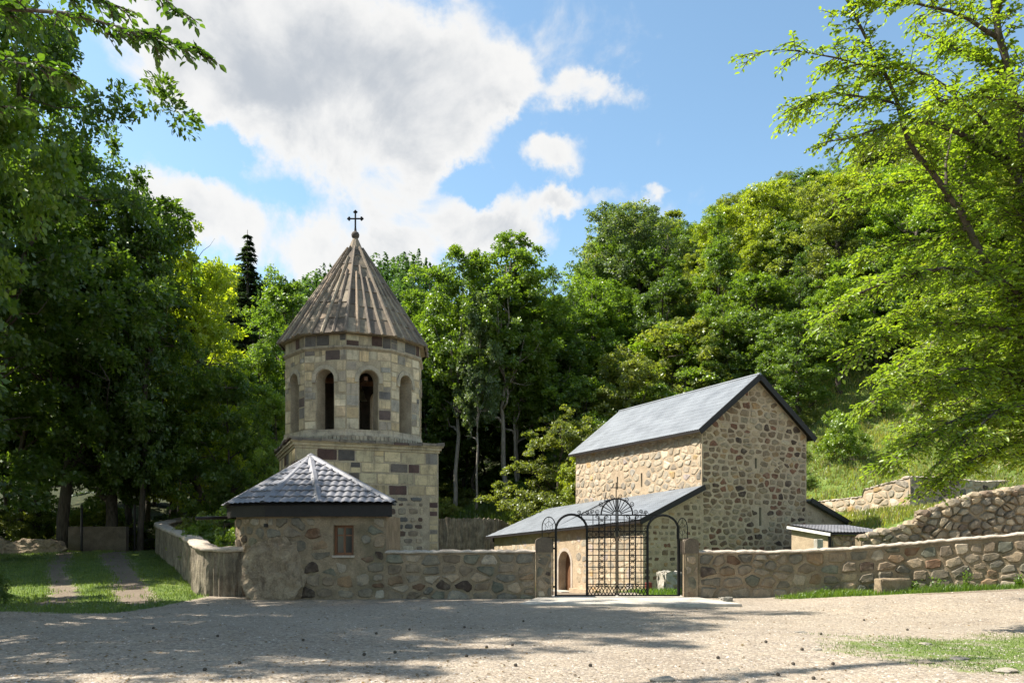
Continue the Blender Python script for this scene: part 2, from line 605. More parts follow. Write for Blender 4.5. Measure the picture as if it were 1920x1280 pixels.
M_bark = mat_bark('dark_bark', (0.045, 0.036, 0.028), (0.12, 0.10, 0.08))
M_bark_pale = mat_bark('pale_bark', (0.14, 0.12, 0.095), (0.30, 0.265, 0.22))
M_slab = mat_ashlar()
M_slab.name = 'roof_slab_stone'
M_glass = mat_plain('dark_window_glass', (0.02, 0.022, 0.025), 0.08, 0.1, 2.0, 0.5, 0.0)
M_bronze = mat_metal('bell_bronze', (0.10, 0.075, 0.04), 0.4, 0.8)
M_white = mat_plain('white_board', (0.6, 0.58, 0.54), 0.6, 0.12, 5.0)
M_cap = mat_mortar('stained_cap_mortar', (0.17, 0.135, 0.10), (0.10, 0.08, 0.06))
M_grave = mat_plain('pale_tuff', (0.33, 0.30, 0.25), 0.9, 0.3, 7.0)
M_red = mat_plain('red_paint', (0.16, 0.035, 0.025), 0.6, 0.3, 8.0)

# ------------------------------------------------------------------ ground
def sst(a, b, x):
    t = np.clip((np.asarray(x, float) - a) / (b - a), 0, 1)
    return t * t * (3 - 2 * t)


YF_X, YF_Y = [-60, -30, -15, -5, 2, 6, 12, 20, 30, 60], [46, 46, 46, 47, 48, 47, 47, 41, 38, 34]
SL_X, SL_S = [-60, -18, -6, 3, 12, 25, 60], [0.13, 0.15, 0.26, 0.42, 0.60, 0.66, 0.66]


def G(x, y):
    x, y = np.asarray(x, float), np.asarray(y, float)
    z = 0.02 * np.sin(0.7 * x + 0.4 * y) + 0.015 * np.sin(1.3 * y - 0.5 * x)
    z = z + 1.1 * np.clip((y - 21.5) / 17, 0, 1) * sst(-7.5, -11.5, x)
    z = z + sst(14, 20, y) * 0.066 * np.clip(x - 7, 0, 14)
    z = z - 0.9 * sst(23.3, 38, y) * sst(-7.5, -5.5, x) * sst(13, 9, x) * sst(54, 44, y)
    z = z + 2.4 * sst(12.5, 19, x) * sst(24, 40, y)
    d = y - np.interp(x, YF_X, YF_Y)
    d = np.where(d > 0, d * d / (d + 3.0), 0)
    d = np.where(d > 58, 58 + 6 * np.tanh((d - 58) / 40), d)
    z = z + d * np.interp(x, SL_X, SL_S)
    z = z + 2.3 * np.exp(-((x + 1) / 4.8) ** 2 - ((y - 55) / 4.2) ** 2) * sst(50.9, 51.9, y)
    far = sst(60, 200, y - 60) * sst(15, -30, x)
    z = z + 72 * far * (1 + 0.07 * np.sin(x * 0.035 + 1.0) + 0.03 * np.sin(x * 0.11))
    z = z + sst(46, 60, y) * (0.5 * np.sin(0.35 * x + 0.2 * y) + 0.3 * np.sin(0.8 * x - 0.5 * y + 1))
    return z


def seg_dist(x, y, pts):
    best = np.full(np.shape(x), 1e9)
    for (x0, y0), (x1, y1) in zip(pts[:-1], pts[1:]):
        dx, dy = x1 - x0, y1 - y0
        t = np.clip(((x - x0) * dx + (y - y0) * dy) / (dx * dx + dy * dy), 0, 1)
        best = np.minimum(best, np.hypot(x - x0 - t * dx, y - y0 - t * dy))
    return best


RUT1 = [(-11.8, 20.5), (-12.9, 23), (-16.5, 29), (-21.0, 37.5), (-20.5, 42)]
RUT2 = [(-9.6, 20.5), (-10.9, 23), (-14.0, 29), (-18.6, 37.0), (-19.0, 41)]


def masks(x, y):
    x, y = np.asarray(x, float), np.asarray(y, float)
    w = 0.5 * np.sin(1.7 * x + 0.6 * y) + 0.35 * np.sin(2.9 * y - 1.1 * x + 1)
    left = sst(17.6, 19.0, y + 0.28 * (x + 11) + 0.35 * w + np.clip(x + 8.6, 0, 5) * -1.6) * sst(-8.4, -9.0, x - 0.0 * y)
    wallx = np.interp(y, [22.5, 27, 34, 38.5, 60], [-8.7, -10.9, -14.6, -17.1, -17.5])
    left = left * sst(0.5, -0.1, x - wallx)
    ruts = np.minimum(seg_dist(x, y, RUT1) - 0.40, seg_dist(x, y, RUT2) - 0.50) + 0.12 * w
    on_rut = sst(0.35, -0.25, ruts + 0.10 * np.sin(5.1 * x + 3.3 * y)) * sst(45, 40, y)
    left = left * (1 - 0.82 * on_rut)
    right = sst(0.35, -0.1, np.abs(y - (21.9 - 0.13 * np.clip(x - 9, 0, 9))) - 0.10 - 0.11 * np.clip(x - 7.0, 0, 9)) * sst(6.6, 8.2, x + 0.4 * w) * sst(26, 23, y)
    sandy = sst(0.3, -0.1, np.abs(y - (20.9 - 0.15 * (x - 9))) - 0.16) * sst(9.8, 10.8, x)
    right = right * (1 - sandy)
    patch = 0.62 * sst(1.0, -0.6, np.hypot((x - 8.0) / 3.1, (y - 11.4) / 2.2) - 1.0 + 0.25 * w) * sst(17, 14, y)
    yard = sst(23.3, 24.2, y) * sst(-7.0, -5.5, x) * sst(3.6, 4.6, x + 0.02 * (y - 23)) * sst(17, 12, x)
    hillside = sst(34, 37, y - 0.0 * x) * sst(11, 15, x)
    mound = sst(40, 43, y) * sst(-6, -3.0, x) * sst(11, 6, x)
    grass = np.clip(left + right + patch + yard + hillside + mound, 0, 1)
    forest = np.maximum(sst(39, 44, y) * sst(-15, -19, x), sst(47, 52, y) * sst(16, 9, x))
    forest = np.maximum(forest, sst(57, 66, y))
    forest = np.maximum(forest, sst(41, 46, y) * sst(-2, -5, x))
    dirt = np.clip(on_rut * 0.75 + sandy + sst(10.2, 8.6, y + 0.05 * x) * 0.2 + sst(23, 24, y) * sst(-8, -6, x) * sst(3.8, 3, x) + sst(5.5, 7.5, x) * sst(17, 13, y) * 0.42, 0, 1)
    t1 = seg_dist(x, y, [(-11.8, 20.5), (-8, 17.2), (-2, 15.2), (5, 14.9), (14, 16.5)])
    t2 = seg_dist(x, y, [(-10.0, 20.0), (-6.5, 18.6), (-1, 17.4), (3.4, 19.9)])
    worn = np.maximum(sst(0.30, 0.05, np.abs(np.abs(t1) - 0.75) - 0.12 + 0.08 * w), sst(0.30, 0.05, np.abs(np.abs(t2) - 0.75) - 0.12 + 0.08 * w)) * (0.6 + 0.4 * np.sin(0.8 * x + 0.5))
    return grass, forest, dirt, np.clip(worn, 0, 1)


def axis(lo, dense0, dense1, hi, step, grow=1.18):
    a = list(np.arange(dense0, dense1 + 1e-6, step))
    s, v = step, dense1
    while v < hi:
        s = min(s * grow, 14)
        v += s
        a.append(v)
    s, v = step, dense0
    while v > lo:
        s = min(s * grow, 14)
        v -= s
        a.insert(0, v)
    return np.array(a)


def build_ground():
    xs, ys = axis(-420, -23, 22, 420, 0.33), axis(-120, 7.5, 47, 520, 0.33)
    X, Y = np.meshgrid(xs, ys)
    Z = G(X, Y)
    gr, fo, di, wo = masks(X, Y)
    nx, ny = len(xs), len(ys)
    idx = np.arange(nx * ny).reshape(ny, nx)
    F = np.stack([idx[:-1, :-1], idx[:-1, 1:], idx[1:, 1:], idx[1:, :-1]], -1).reshape(-1, 4)
    V = np.stack([X, Y, Z], -1).reshape(-1, 3)
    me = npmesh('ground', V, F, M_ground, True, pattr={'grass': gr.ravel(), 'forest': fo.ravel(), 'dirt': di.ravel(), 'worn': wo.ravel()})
    o = bpy.data.objects.new('ground', me)
    reg(o, (0, 0, 0), kind='structure', label='gravel yard rising into grassy and wooded slopes')


build_ground()


# ------------------------------------------------------------------ stone laying
def clip_poly(P, a, b, c):
    """keep the part of polygon P where a*x + b*y <= c"""
    out = []
    n = len(P)
    for i in range(n):
        p, q = P[i], P[(i + 1) % n]
        dp, dq = a * p[0] + b * p[1] - c, a * q[0] + b * q[1] - c
        if dp <= 0:
            out.append(p)
        if (dp < 0) != (dq < 0) and dp != dq:
            t = dp / (dp - dq)
            out.append((p[0] + (q[0] - p[0]) * t, p[1] + (q[1] - p[1]) * t))
    return out


def parea(P):
    return 0.5 * abs(sum(P[i][0] * P[(i + 1) % len(P)][1] - P[(i + 1) % len(P)][0] * P[i][1] for i in range(len(P))))


def pcent(P):
    return (sum(p[0] for p in P) / len(P), sum(p[1] for p in P) / len(P))


def voronoi(rnd, u0, u1, v0, v1, du, dv, jit=0.85, pts=None):
    r = 0
    v = v0 + dv / 2 if pts is None else 1e9
    pts = pts or []
    while v < v1 + dv * 0.4:
        u = u0 + du * (0.25 + 0.5 * (r % 2))
        while u < u1 + du * 0.3:
            if rnd.random() > 0.10:
                pts.append((u + rnd.uniform(-.5, .5) * du * jit, v + rnd.uniform(-.5, .5) * dv * jit))
            u += du * rnd.uniform(0.75, 1.3)
        v += dv
        r += 1
    cells = []
    for i, p in enumerate(pts):
        P = [(u0, v0), (u1, v0), (u1, v1), (u0, v1)]
        for j, q in enumerate(pts):
            if i == j or abs(q[0] - p[0]) > 3.2 * du or abs(q[1] - p[1]) > 3.2 * dv:
                continue
            # anisotropic metric: bisector in scaled space
            sx, sy = 1 / (du * du), 1 / (dv * dv)
            a, b = (q[0] - p[0]) * sx, (q[1] - p[1]) * sy
            m = ((p[0] + q[0]) / 2, (p[1] + q[1]) / 2)
            P = clip_poly(P, a, b, a * m[0] + b * m[1])
            if len(P) < 3:
                break
        if len(P) >= 3:
            cells.append(P)
    return cells


def coursed(rnd, span, v0, v1, h, w, skip=0.0, wob=0.0):
    """rows of squared rubble; span(v) -> (u0, u1) usable at height v"""
    cells = []
    hs = []
    while sum(hs) < v1 - v0 - h[0] * 0.5:
        hs.append(rnd.uniform(*h))
    f = (v1 - v0) / sum(hs)
    v = v0
    for hh in hs:
        hh *= f
        a, b = span(v)
        a2, b2 = span(v + hh)
        a, b = max(a, a2), min(b, b2)
        u = a
        while u < b - 0.08:
            ww = min(rnd.uniform(*w) * (1.35 if rnd.random() < 0.12 else 1), b - u)
            if b - u - ww < 0.12:
                ww = b - u
            if rnd.random() >= skip:
                k = rnd.uniform(0.0, 0.13) * hh
                if ww < hh * 1.1 and hh > 0.24 and rnd.random() < 0.35:      # two small stones on top of each other
                    m = hh * rnd.uniform(0.4, 0.6)
                    cells.append([(u, v), (u + ww, v), (u + ww, v + m), (u, v + m)])
                    cells.append([(u, v + m), (u + ww, v + m), (u + ww, v + hh), (u, v + hh)])
                else:
                    cells.append([(u, v + k), (u + ww, v + k), (u + ww, v + hh), (u, v + hh)])
            u += ww
        v += hh
    if wob:
        cells = [[(p[0] + wob * 0.6 * math.sin(2.1 * p[1]), p[1] + wob * (math.sin(1.25 * p[0] + 1.7 * p[1]) + 0.6 * math.sin(3.1 * p[0] - p[1]))) for p in c] for c in cells]
    return cells


def soften(rnd, P, inset, jit, cut=0.22):
    """inset a cell towards its centre, cut its corners and roughen it"""
    c = pcent(P)
    out = []
    n = len(P)
    for i in range(n):
        p, q = P[i], P[(i + 1) % n]
        L = math.hypot(q[0] - p[0], q[1] - p[1])
        if L < 0.02:
            continue
        for t in (cut * rnd.uniform(0.6, 1.2), 1 - cut * rnd.uniform(0.6, 1.2)):
            out.append((p[0] + (q[0] - p[0]) * t, p[1] + (q[1] - p[1]) * t))
        if L > 0.45:
            t = rnd.uniform(0.4, 0.6)
            out.insert(-1, (p[0] + (q[0] - p[0]) * t, p[1] + (q[1] - p[1]) * t))
    res = []
    for p in out:
        dx, dy = p[0] - c[0], p[1] - c[1]
        d = math.hypot(dx, dy) or 1e-6
        k = max(0.35, (d - inset * rnd.uniform(0.6, 1.4)) / d)
        res.append((c[0] + dx * k + rnd.uniform(-jit, jit), c[1] + dy * k + rnd.uniform(-jit, jit)))
    return res


def stone_mesh(rnd, S, P, depth, flat=0.72, back=0.03, rough=0.25):
    """S(u, v) -> (point, normal); P outline; a rounded stone standing `depth` proud"""
    n = len(P)
    c = pcent(P)
    p0, nn = S(*c)
    V, F = [], []
    tilt = (rnd.uniform(-1, 1) * rough, rnd.uniform(-1, 1) * rough)
    ext = max(max(abs(p[0] - c[0]) for p in P), max(abs(p[1] - c[1]) for p in P), 0.05)
    for p in P:
        q, _ = S(*p)
        V.append(q - nn * back)
    for p in P:
        u, v = c[0] + (p[0] - c[0]) * flat, c[1] + (p[1] - c[1]) * flat
        q, _ = S(u, v)
        dd = depth * (1 + tilt[0] * (p[0] - c[0]) / ext + tilt[1] * (p[1] - c[1]) / ext) * rnd.uniform(0.85, 1.1)
        V.append(q + nn * dd)
    V.append(p0 + nn * depth * rnd.uniform(0.95, 1.25))
    for i in range(n):
        j = (i + 1) % n
        F.append((i, j, n + j, n + i))
        F.append((n + i, n + j, 2 * n))
    return V, F


def lay(rnd, S, cells, parent, palette, depth=(0.015, 0.035), inset=0.025, jit=0.012, limit=10 ** 9, mat=None, name='stone', cut=0.22, minarea=0.004, avoid=None, flat=0.72, rough=0.25, stuff_parent=None, pool=None):
    """one object per stone; the smallest beyond `limit` go into one joined part"""
    mat = mat or M_stone
    shapes = []
    for P in cells:
        if avoid and avoid(P):
            continue
        Q = soften(rnd, P, inset * rnd.uniform(0.5, 1.6), jit, cut)
        if len(Q) < 4 or parea(Q) < minarea:
            continue
        if sum(Q[i][0] * Q[(i + 1) % len(Q)][1] - Q[(i + 1) % len(Q)][0] * Q[i][1] for i in range(len(Q))) < 0:
            Q = Q[::-1]
        shapes.append((parea(Q), Q))
    shapes.sort(key=lambda s: -s[0])
    left = MB()
    for k, (a, Q) in enumerate(shapes):
        V, F = stone_mesh(rnd, S, Q, rnd.uniform(*depth), flat=flat, rough=rough)
        pal = rnd.choices([p[0] for p in palette], [p[1] for p in palette])[0]
        t = rnd.uniform(0.78, 1.22)
        w_ = rnd.uniform(-0.05, 0.05)
        c = (pal[0] * t * (1 + w_), pal[1] * t, pal[2] * t * (1 - w_))
        if pool is not None:
            pool.append((a, V, F, c, S(*pcent(Q))[0], parent, mat, name))
        elif k < limit:
            part(name, V, F, mat, parent, origin=S(*pcent(Q))[0], col=np.array([c] * len(F)))
        else:
            left.add(V, F, c)
    if left.v:
        left.build('small_stones', mat, stuff_parent or parent, kind='stuff')
    return len(shapes)


def emit(pool, limit, stuff_parent):
    pool.sort(key=lambda s: -s[0])
    left = MB()
    for k, (a, V, F, c, org, parent, mat, name) in enumerate(pool):
        if k < limit:
            part(name, V, F, mat, parent, origin=org, col=np.array([c] * len(F)))
        else:
            left.add(V, F, c)
    if left.v:
        left.build('small_stones', pool[0][6], stuff_parent, kind='stuff')


def plane_map(o, t, nrm):
    o, t, nrm = Vector(o), Vector(t), Vector(nrm)
    return lambda u, v: (o + t * u + Vector((0, 0, v)), nrm)


class Path:
    """a wall line in plan with base and top heights; normal points to the right of travel"""
    def __init__(s, pts):
        s.p = np.array(pts, float)         # x, y, base z, top z
        d = np.hypot(np.diff(s.p[:, 0]), np.diff(s.p[:, 1]))
        s.u = np.concatenate([[0], np.cumsum(d)])
        s.L = s.u[-1]

    def xy(s, u):
        return np.array([np.interp(u, s.u, s.p[:, 0]), np.interp(u, s.u, s.p[:, 1])])

    def tan(s, u, e=0.12):
        d = s.xy(min(u + e, s.L)) - s.xy(max(u - e, 0))
        return d / (np.hypot(*d) or 1)

    def base(s, u):
        return float(np.interp(u, s.u, s.p[:, 2]))

    def top(s, u):
        return float(np.interp(u, s.u, s.p[:, 3]))

    def S(s, off=0.0):
        def f(u, v):
            q, t = s.xy(u), s.tan(u)
            nn = Vector((t[1], -t[0], 0))
            return Vector((q[0], q[1], s.base(u) + v)) + nn * off, nn
        return f

    def body(s, rnd, thick, step=0.16, rows=8, wob=0.012, below=0.3, topcut=0.0):
        """closed wall body, its front face wavy"""
        n = max(2, int(s.L / step) + 1)
        us = np.linspace(0, s.L, n)
        prof = [(0.0, k / rows) for k in range(rows + 1)] + [(1.0, 1.0), (1.0, 0.0)]
        V, F = [], []
        m = len(prof)
        for u in us:
            q, t = s.xy(u), s.tan(u)
            nn = np.array([t[1], -t[0]])
            b, tp = s.base(u) - below, s.top(u) - topcut
            for k, (d, h) in enumerate(prof):
                w = rnd.uniform(-wob, wob) if 0 < k < rows else 0
                xy = q + nn * (w - d * thick)
                V.append((xy[0], xy[1], b + (tp - b) * h))
        for i in range(n - 1):
            for k in range(m - 1):
                F.append((i * m + k, (i + 1) * m + k, (i + 1) * m + k + 1, i * m + k + 1))
        F.append(tuple(range(m)))
        F.append(tuple((n - 1) * m + k for k in range(m - 1, -1, -1)))
        return V, F

    def coping(s, rnd, thick, over=0.045, h=0.07, step=0.11, lump=0.02):
        n = max(2, int(s.L / step) + 1)
        us = np.linspace(0, s.L, n)
        prof = [(-over, 0.0), (-over - 0.008, 0.45), (-over + 0.05, 0.85), (thick * 0.35, 1.08), (thick * 0.7, 1.05), (thick + over - 0.05, 0.8), (thick + over, 0.4), (thick + over, 0.0)]
        V, F = [], []
        m = len(prof)
        for u in us:
            q, t = s.xy(u), s.tan(u)
            nn = np.array([t[1], -t[0]])
            dz = rnd.uniform(-lump, lump)
            for d, k in prof:
                xy = q - nn * (d + rnd.uniform(-lump, lump))
                V.append((xy[0], xy[1], s.top(u) + 0.002 + h * k + (dz if k > 0 else rnd.uniform(-lump, 0))))
        for i in range(n - 1):
            for k in range(m):
                k2 = (k + 1) % m
                F.append((i * m + k, (i + 1) * m + k, (i + 1) * m + k2, i * m + k2))
        F.append(tuple(range(m - 1, -1, -1)))
        F.append(tuple((n - 1) * m + k for k in range(m)))
        return V, F


PAL_WALL = [((0.20, 0.155, 0.11), 5), ((0.15, 0.13, 0.10), 4), ((0.13, 0.075, 0.045), 1.3), ((0.06, 0.042, 0.032), 1.4), ((0.26, 0.205, 0.145), 4), ((0.32, 0.265, 0.20), 1.4), ((0.125, 0.12, 0.09), 2.5), ((0.19, 0.13, 0.08), 1.4)]
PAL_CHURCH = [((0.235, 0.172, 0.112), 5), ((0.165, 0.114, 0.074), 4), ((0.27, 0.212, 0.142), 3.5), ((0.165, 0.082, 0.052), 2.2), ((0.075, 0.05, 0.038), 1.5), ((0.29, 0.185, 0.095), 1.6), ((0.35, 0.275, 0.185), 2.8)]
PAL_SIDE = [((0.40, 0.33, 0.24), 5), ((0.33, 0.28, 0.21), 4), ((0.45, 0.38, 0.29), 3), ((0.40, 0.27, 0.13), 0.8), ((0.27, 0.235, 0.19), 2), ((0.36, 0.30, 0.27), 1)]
PAL_TOWER = [((0.47, 0.40, 0.275), 6), ((0.40, 0.34, 0.235), 3), ((0.115, 0.105, 0.098), 2.6), ((0.10, 0.062, 0.055), 2.2), ((0.21, 0.19, 0.165), 2)]
PAL_RUBBLE = [((0.22, 0.18, 0.135), 4), ((0.13, 0.12, 0.105), 3), ((0.10, 0.07, 0.055), 2), ((0.30, 0.25, 0.18), 2), ((0.42, 0.36, 0.26), 1.5)]
PAL_DRY = [((0.22, 0.18, 0.13), 4), ((0.15, 0.125, 0.095), 3), ((0.28, 0.22, 0.15), 3), ((0.12, 0.085, 0.06), 1.4), ((0.32, 0.265, 0.19), 2)]


# ------------------------------------------------------------------ boundary walls beside the gate
def boundary_wall(name, pts, label, seed, pillar_end):
    rnd = random.Random(seed)
    p = Path(pts)
    mid = p.xy(p.L / 2)
    e = empty(name, (mid[0], mid[1], p.base(p.L / 2)), label, 'stone wall')
    V, F = p.body(rnd, 0.45)
    body = part('mortar_body', V, F, M_mortar, e)
    V, F = p.coping(rnd, 0.45)
    part('coping', V, F, M_coping, e, smooth=True)
    h = min(p.top(u) - p.base(u) for u in np.linspace(0, p.L, 12))
    seeds = [(q[0] + rnd.uniform(-0.10, 0.10), q[1] + rnd.uniform(-0.07, 0.07)) for q in (pcent(k) for k in coursed(rnd, lambda v: (0.02, p.L - 0.02), -0.05, h - 0.02, (0.19, 0.42), (0.24, 0.72)))]
    cells = voronoi(rnd, 0.02, p.L - 0.02, -0.05, h - 0.02, 0.50, 0.34, pts=seeds)
    lay(rnd, p.S(), cells, e, PAL_WALL, (0.016, 0.06), 0.018, 0.02, cut=0.15)
    return e


YG = 22.5
LW = [(-3.55, 22.36, 0.0, 1.28), (-1.5, 22.42, 0.0, 1.29), (0.66, YG, 0.02, 1.30)]
RW = [(5.24, YG, 0.02, 1.29), (7.5, 22.5, 0.02, 1.28), (9.2, 22.35, 0.10, 1.36), (11.0, 22.0, 0.24, 1.52), (13.0, 21.3, 0.40, 1.72), (15.2, 20.3, 0.6, 1.98)]
boundary_wall('boundary_wall', LW, 'low mortared rubble wall between the tiled hut and the iron gate', 11, 0)
boundary_wall('boundary_wall', RW, 'long low mortared rubble wall rising from the gate along the grass verge', 12, 0)


def gate_pier(x0, x1, ztop, label, seed):
    rnd = random.Random(seed)
    y0, y1 = YG - 0.06, YG + 0.46
    e = empty('gate_pier', ((x0 + x1) / 2, (y0 + y1) / 2, 0), label, 'gate pier')
    zb = ztop - 0.42
    MB().box(x0, x1, y0, y1, -0.2, zb).build('shaft', M_mortar, e)
    # rounded cap block
    b = MB()
    n = 10
    V, F = [], []
    for y in (y0 - 0.015, y1 + 0.015):
        V += [(x0 - 0.02, y, zb - 0.01), (x1 + 0.02, y, zb - 0.01)]
        for k in range(n + 1):
            a = math.pi * k / n
            V.append(((x0 + x1) / 2 + math.cos(a) * ((x1 - x0) / 2 + 0.02), y, ztop - 0.13 + math.sin(a) * 0.13))
    m = n + 3
    ring = [0, 1] + list(range(2, m))
    for i in range(m):
        j = (i + 1) % m
        F.append((ring[i], ring[j], ring[j] + m, ring[i] + m))
    F.append(tuple(ring[::-1]))
    F.append(tuple(r + m for r in ring))
    part('cap', V, F, M_cap, e)
    w = x1 - x0
    lay(rnd, plane_map((x0, y0, 0), (1, 0, 0), (0, -1, 0)), voronoi(rnd, 0, w, 0.02, zb - 0.04, 0.3, 0.28), e, PAL_WALL, (0.008, 0.022), 0.03, 0.01)


gate_pier(0.68, 1.12, 1.73, 'squat stone gate pier with rounded cap on the hut side of the gate', 21)
gate_pier(4.86, 5.22, 1.70, 'squat stone gate pier with dark rounded cap starting the long wall', 22)

# concrete threshold in front of the gate
b = MB()
V = [(0.15, 20.0, 0), (5.75, 20.0, 0), (5.0, YG + 0.9, 0), (0.95, YG + 0.9, 0)]
zt, zb = 0.045, -0.3
b.add([(x, y, zt) for x, y, _ in V] + [(x, y, zb) for x, y, _ in V], [(0, 1, 2, 3), (7, 6, 5, 4), (0, 4, 5, 1), (1, 5, 6, 2), (2, 6, 7, 3), (3, 7, 4, 0)])
b.build('threshold_pavement', M_conc, None, kind='structure', label='pale concrete apron in front of the iron gate')


# ------------------------------------------------------------------ curved wall along the track
def curved_wall():
    rnd = random.Random(31)
    raw = [(-18.6, 47.0, 1.6, 3.0), (-18.0, 43.0, 1.4, 2.75), (-17.5, 39.4, 1.13, 2.45), (-16.9, 38.0, 1.05, 2.33), (-14.9, 34.2, 0.8, 2.1), (-13.0, 30.8, 0.6, 1.88), (-11.2, 27.3, 0.37, 1.7), (-10.0, 25.0, 0.2, 1.52), (-9.3, 23.6, 0.1, 1.4), (-8.9, 23.15, 0.08, 1.34), (-8.4, 23.1, 0.06, 1.32), (-7.7, 23.25, 0.04, 1.32)]
    p = Path(raw)
    e = empty('curved_wall', (-11.2, 27.3, 0.37), 'curved grey wall with dripping cement face winding back along the dirt track', 'stone wall')
    n = int(p.L / 0.085)
    us = np.linspace(0, p.L, n)
    rows = 9
    V, F = [], []
    ph = [(rnd.uniform(5, 40), rnd.uniform(0, 6.28), rnd.uniform(-2.5, 2.5)) for _ in range(9)]
    for i, u in enumerate(us):
        q, t = p.xy(u), p.tan(u, 0.3)
        nn = np.array([t[1], -t[0]])
        b, tp = p.base(u) - 0.3, p.top(u)
        for k in range(rows + 1):
            w = sum(0.011 * math.sin(f_ * u + a_ + g_ * k / rows) for f_, a_, g_ in ph) + rnd.uniform(-0.012, 0.012) + 0.03 * math.sin(u * 2.1)
            xy = q + nn * w
            V.append((xy[0], xy[1], b + (tp - b) * k / rows))
        for h in (tp, b):
            xy = q - nn * 0.42
            V.append((xy[0], xy[1], h))
    m = rows + 3
    for i in range(n - 1):
        for k in range(m - 1):
            F.append((i * m + k, (i + 1) * m + k, (i + 1) * m + k + 1, i * m + k + 1))
    F.append(tuple(range(m)))
    F.append(tuple((n - 1) * m + k for k in range(m - 1, -1, -1)))
    part('wall_body', V, F, M_shot, e)
    V, F = p.coping(rnd, 0.42, over=0.09, h=0.12, step=0.25, lump=0.03)
    part('coping', V, F, M_coping, e, smooth=True)


curved_wall()


# ------------------------------------------------------------------ sheet-metal roofs
def roof_sheet(poly, eave_dir, wave, amp, course, step, mat, name, parent, per=6, **kw):
    """pressed-steel tile sheet on a planar polygon (first two corners are the eave, left to right)"""
    P = [Vector(p) for p in poly]
    o = P[0]
    u = Vector(eave_dir).normalized()
    nn = (P[1] - P[0]).cross(P[2] - P[0]).normalized()
    if nn.z < 0:
        nn = -nn
    u = (u - nn * u.dot(nn)).normalized()
    v = nn.cross(u).normalized()
    if v.z < 0:
        v = -v
    U = [(p - o).dot(u) for p in P]
    W = [(p - o).dot(v) for p in P]
    nu = int((max(U) - min(U)) / wave * per) + 1
    us = np.linspace(min(U), max(U), nu)
    nv = max(1, int(math.ceil((max(W) - min(W)) / course)))
    rows = []
    for k in range(nv):
        a = min(W) + k * course
        rows += [(a, step), (a + course * 0.999, 0.0)]
    bm = bmesh.new()
    grid = []
    for w, lift in rows:
        rr = []
        for x in us:
            ph = x / wave * 2 * math.pi
            hgt = amp * (0.5 + 0.5 * math.cos(ph)) ** 0.8 + lift
            dip = 0.18 * wave * (0.5 + 0.5 * math.cos(ph)) if step > 0.01 else 0
            rr.append(bm.verts.new(o + u * x + v * (w - dip) + nn * hgt))
        grid.append(rr)
    for a, b_ in zip(grid[:-1], grid[1:]):
        for i in range(nu - 1):
            bm.faces.new((a[i], a[i + 1], b_[i + 1], b_[i]))
    k = len(P)
    ctr = sum(P, Vector()) / k
    for i in range(1, k):          # trim along every edge but the eave
        a, c = P[i], P[(i + 1) % k]
        side = (c - a).cross(nn).normalized()
        if side.dot(ctr - a) > 0:
            side = -side
        bmesh.ops.bisect_plane(bm, geom=bm.verts[:] + bm.edges[:] + bm.faces[:], plane_co=a, plane_no=side, clear_outer=True)
    bmesh.ops.triangulate(bm, faces=[f for f in bm.faces if len(f.verts) > 4])
    V = [tuple(x.co) for x in bm.verts]
    bm.verts.index_update()
    F = [tuple(x.index for x in f.verts) for f in bm.faces]
    bm.free()
    return part(name, V, F, mat, parent, **kw)


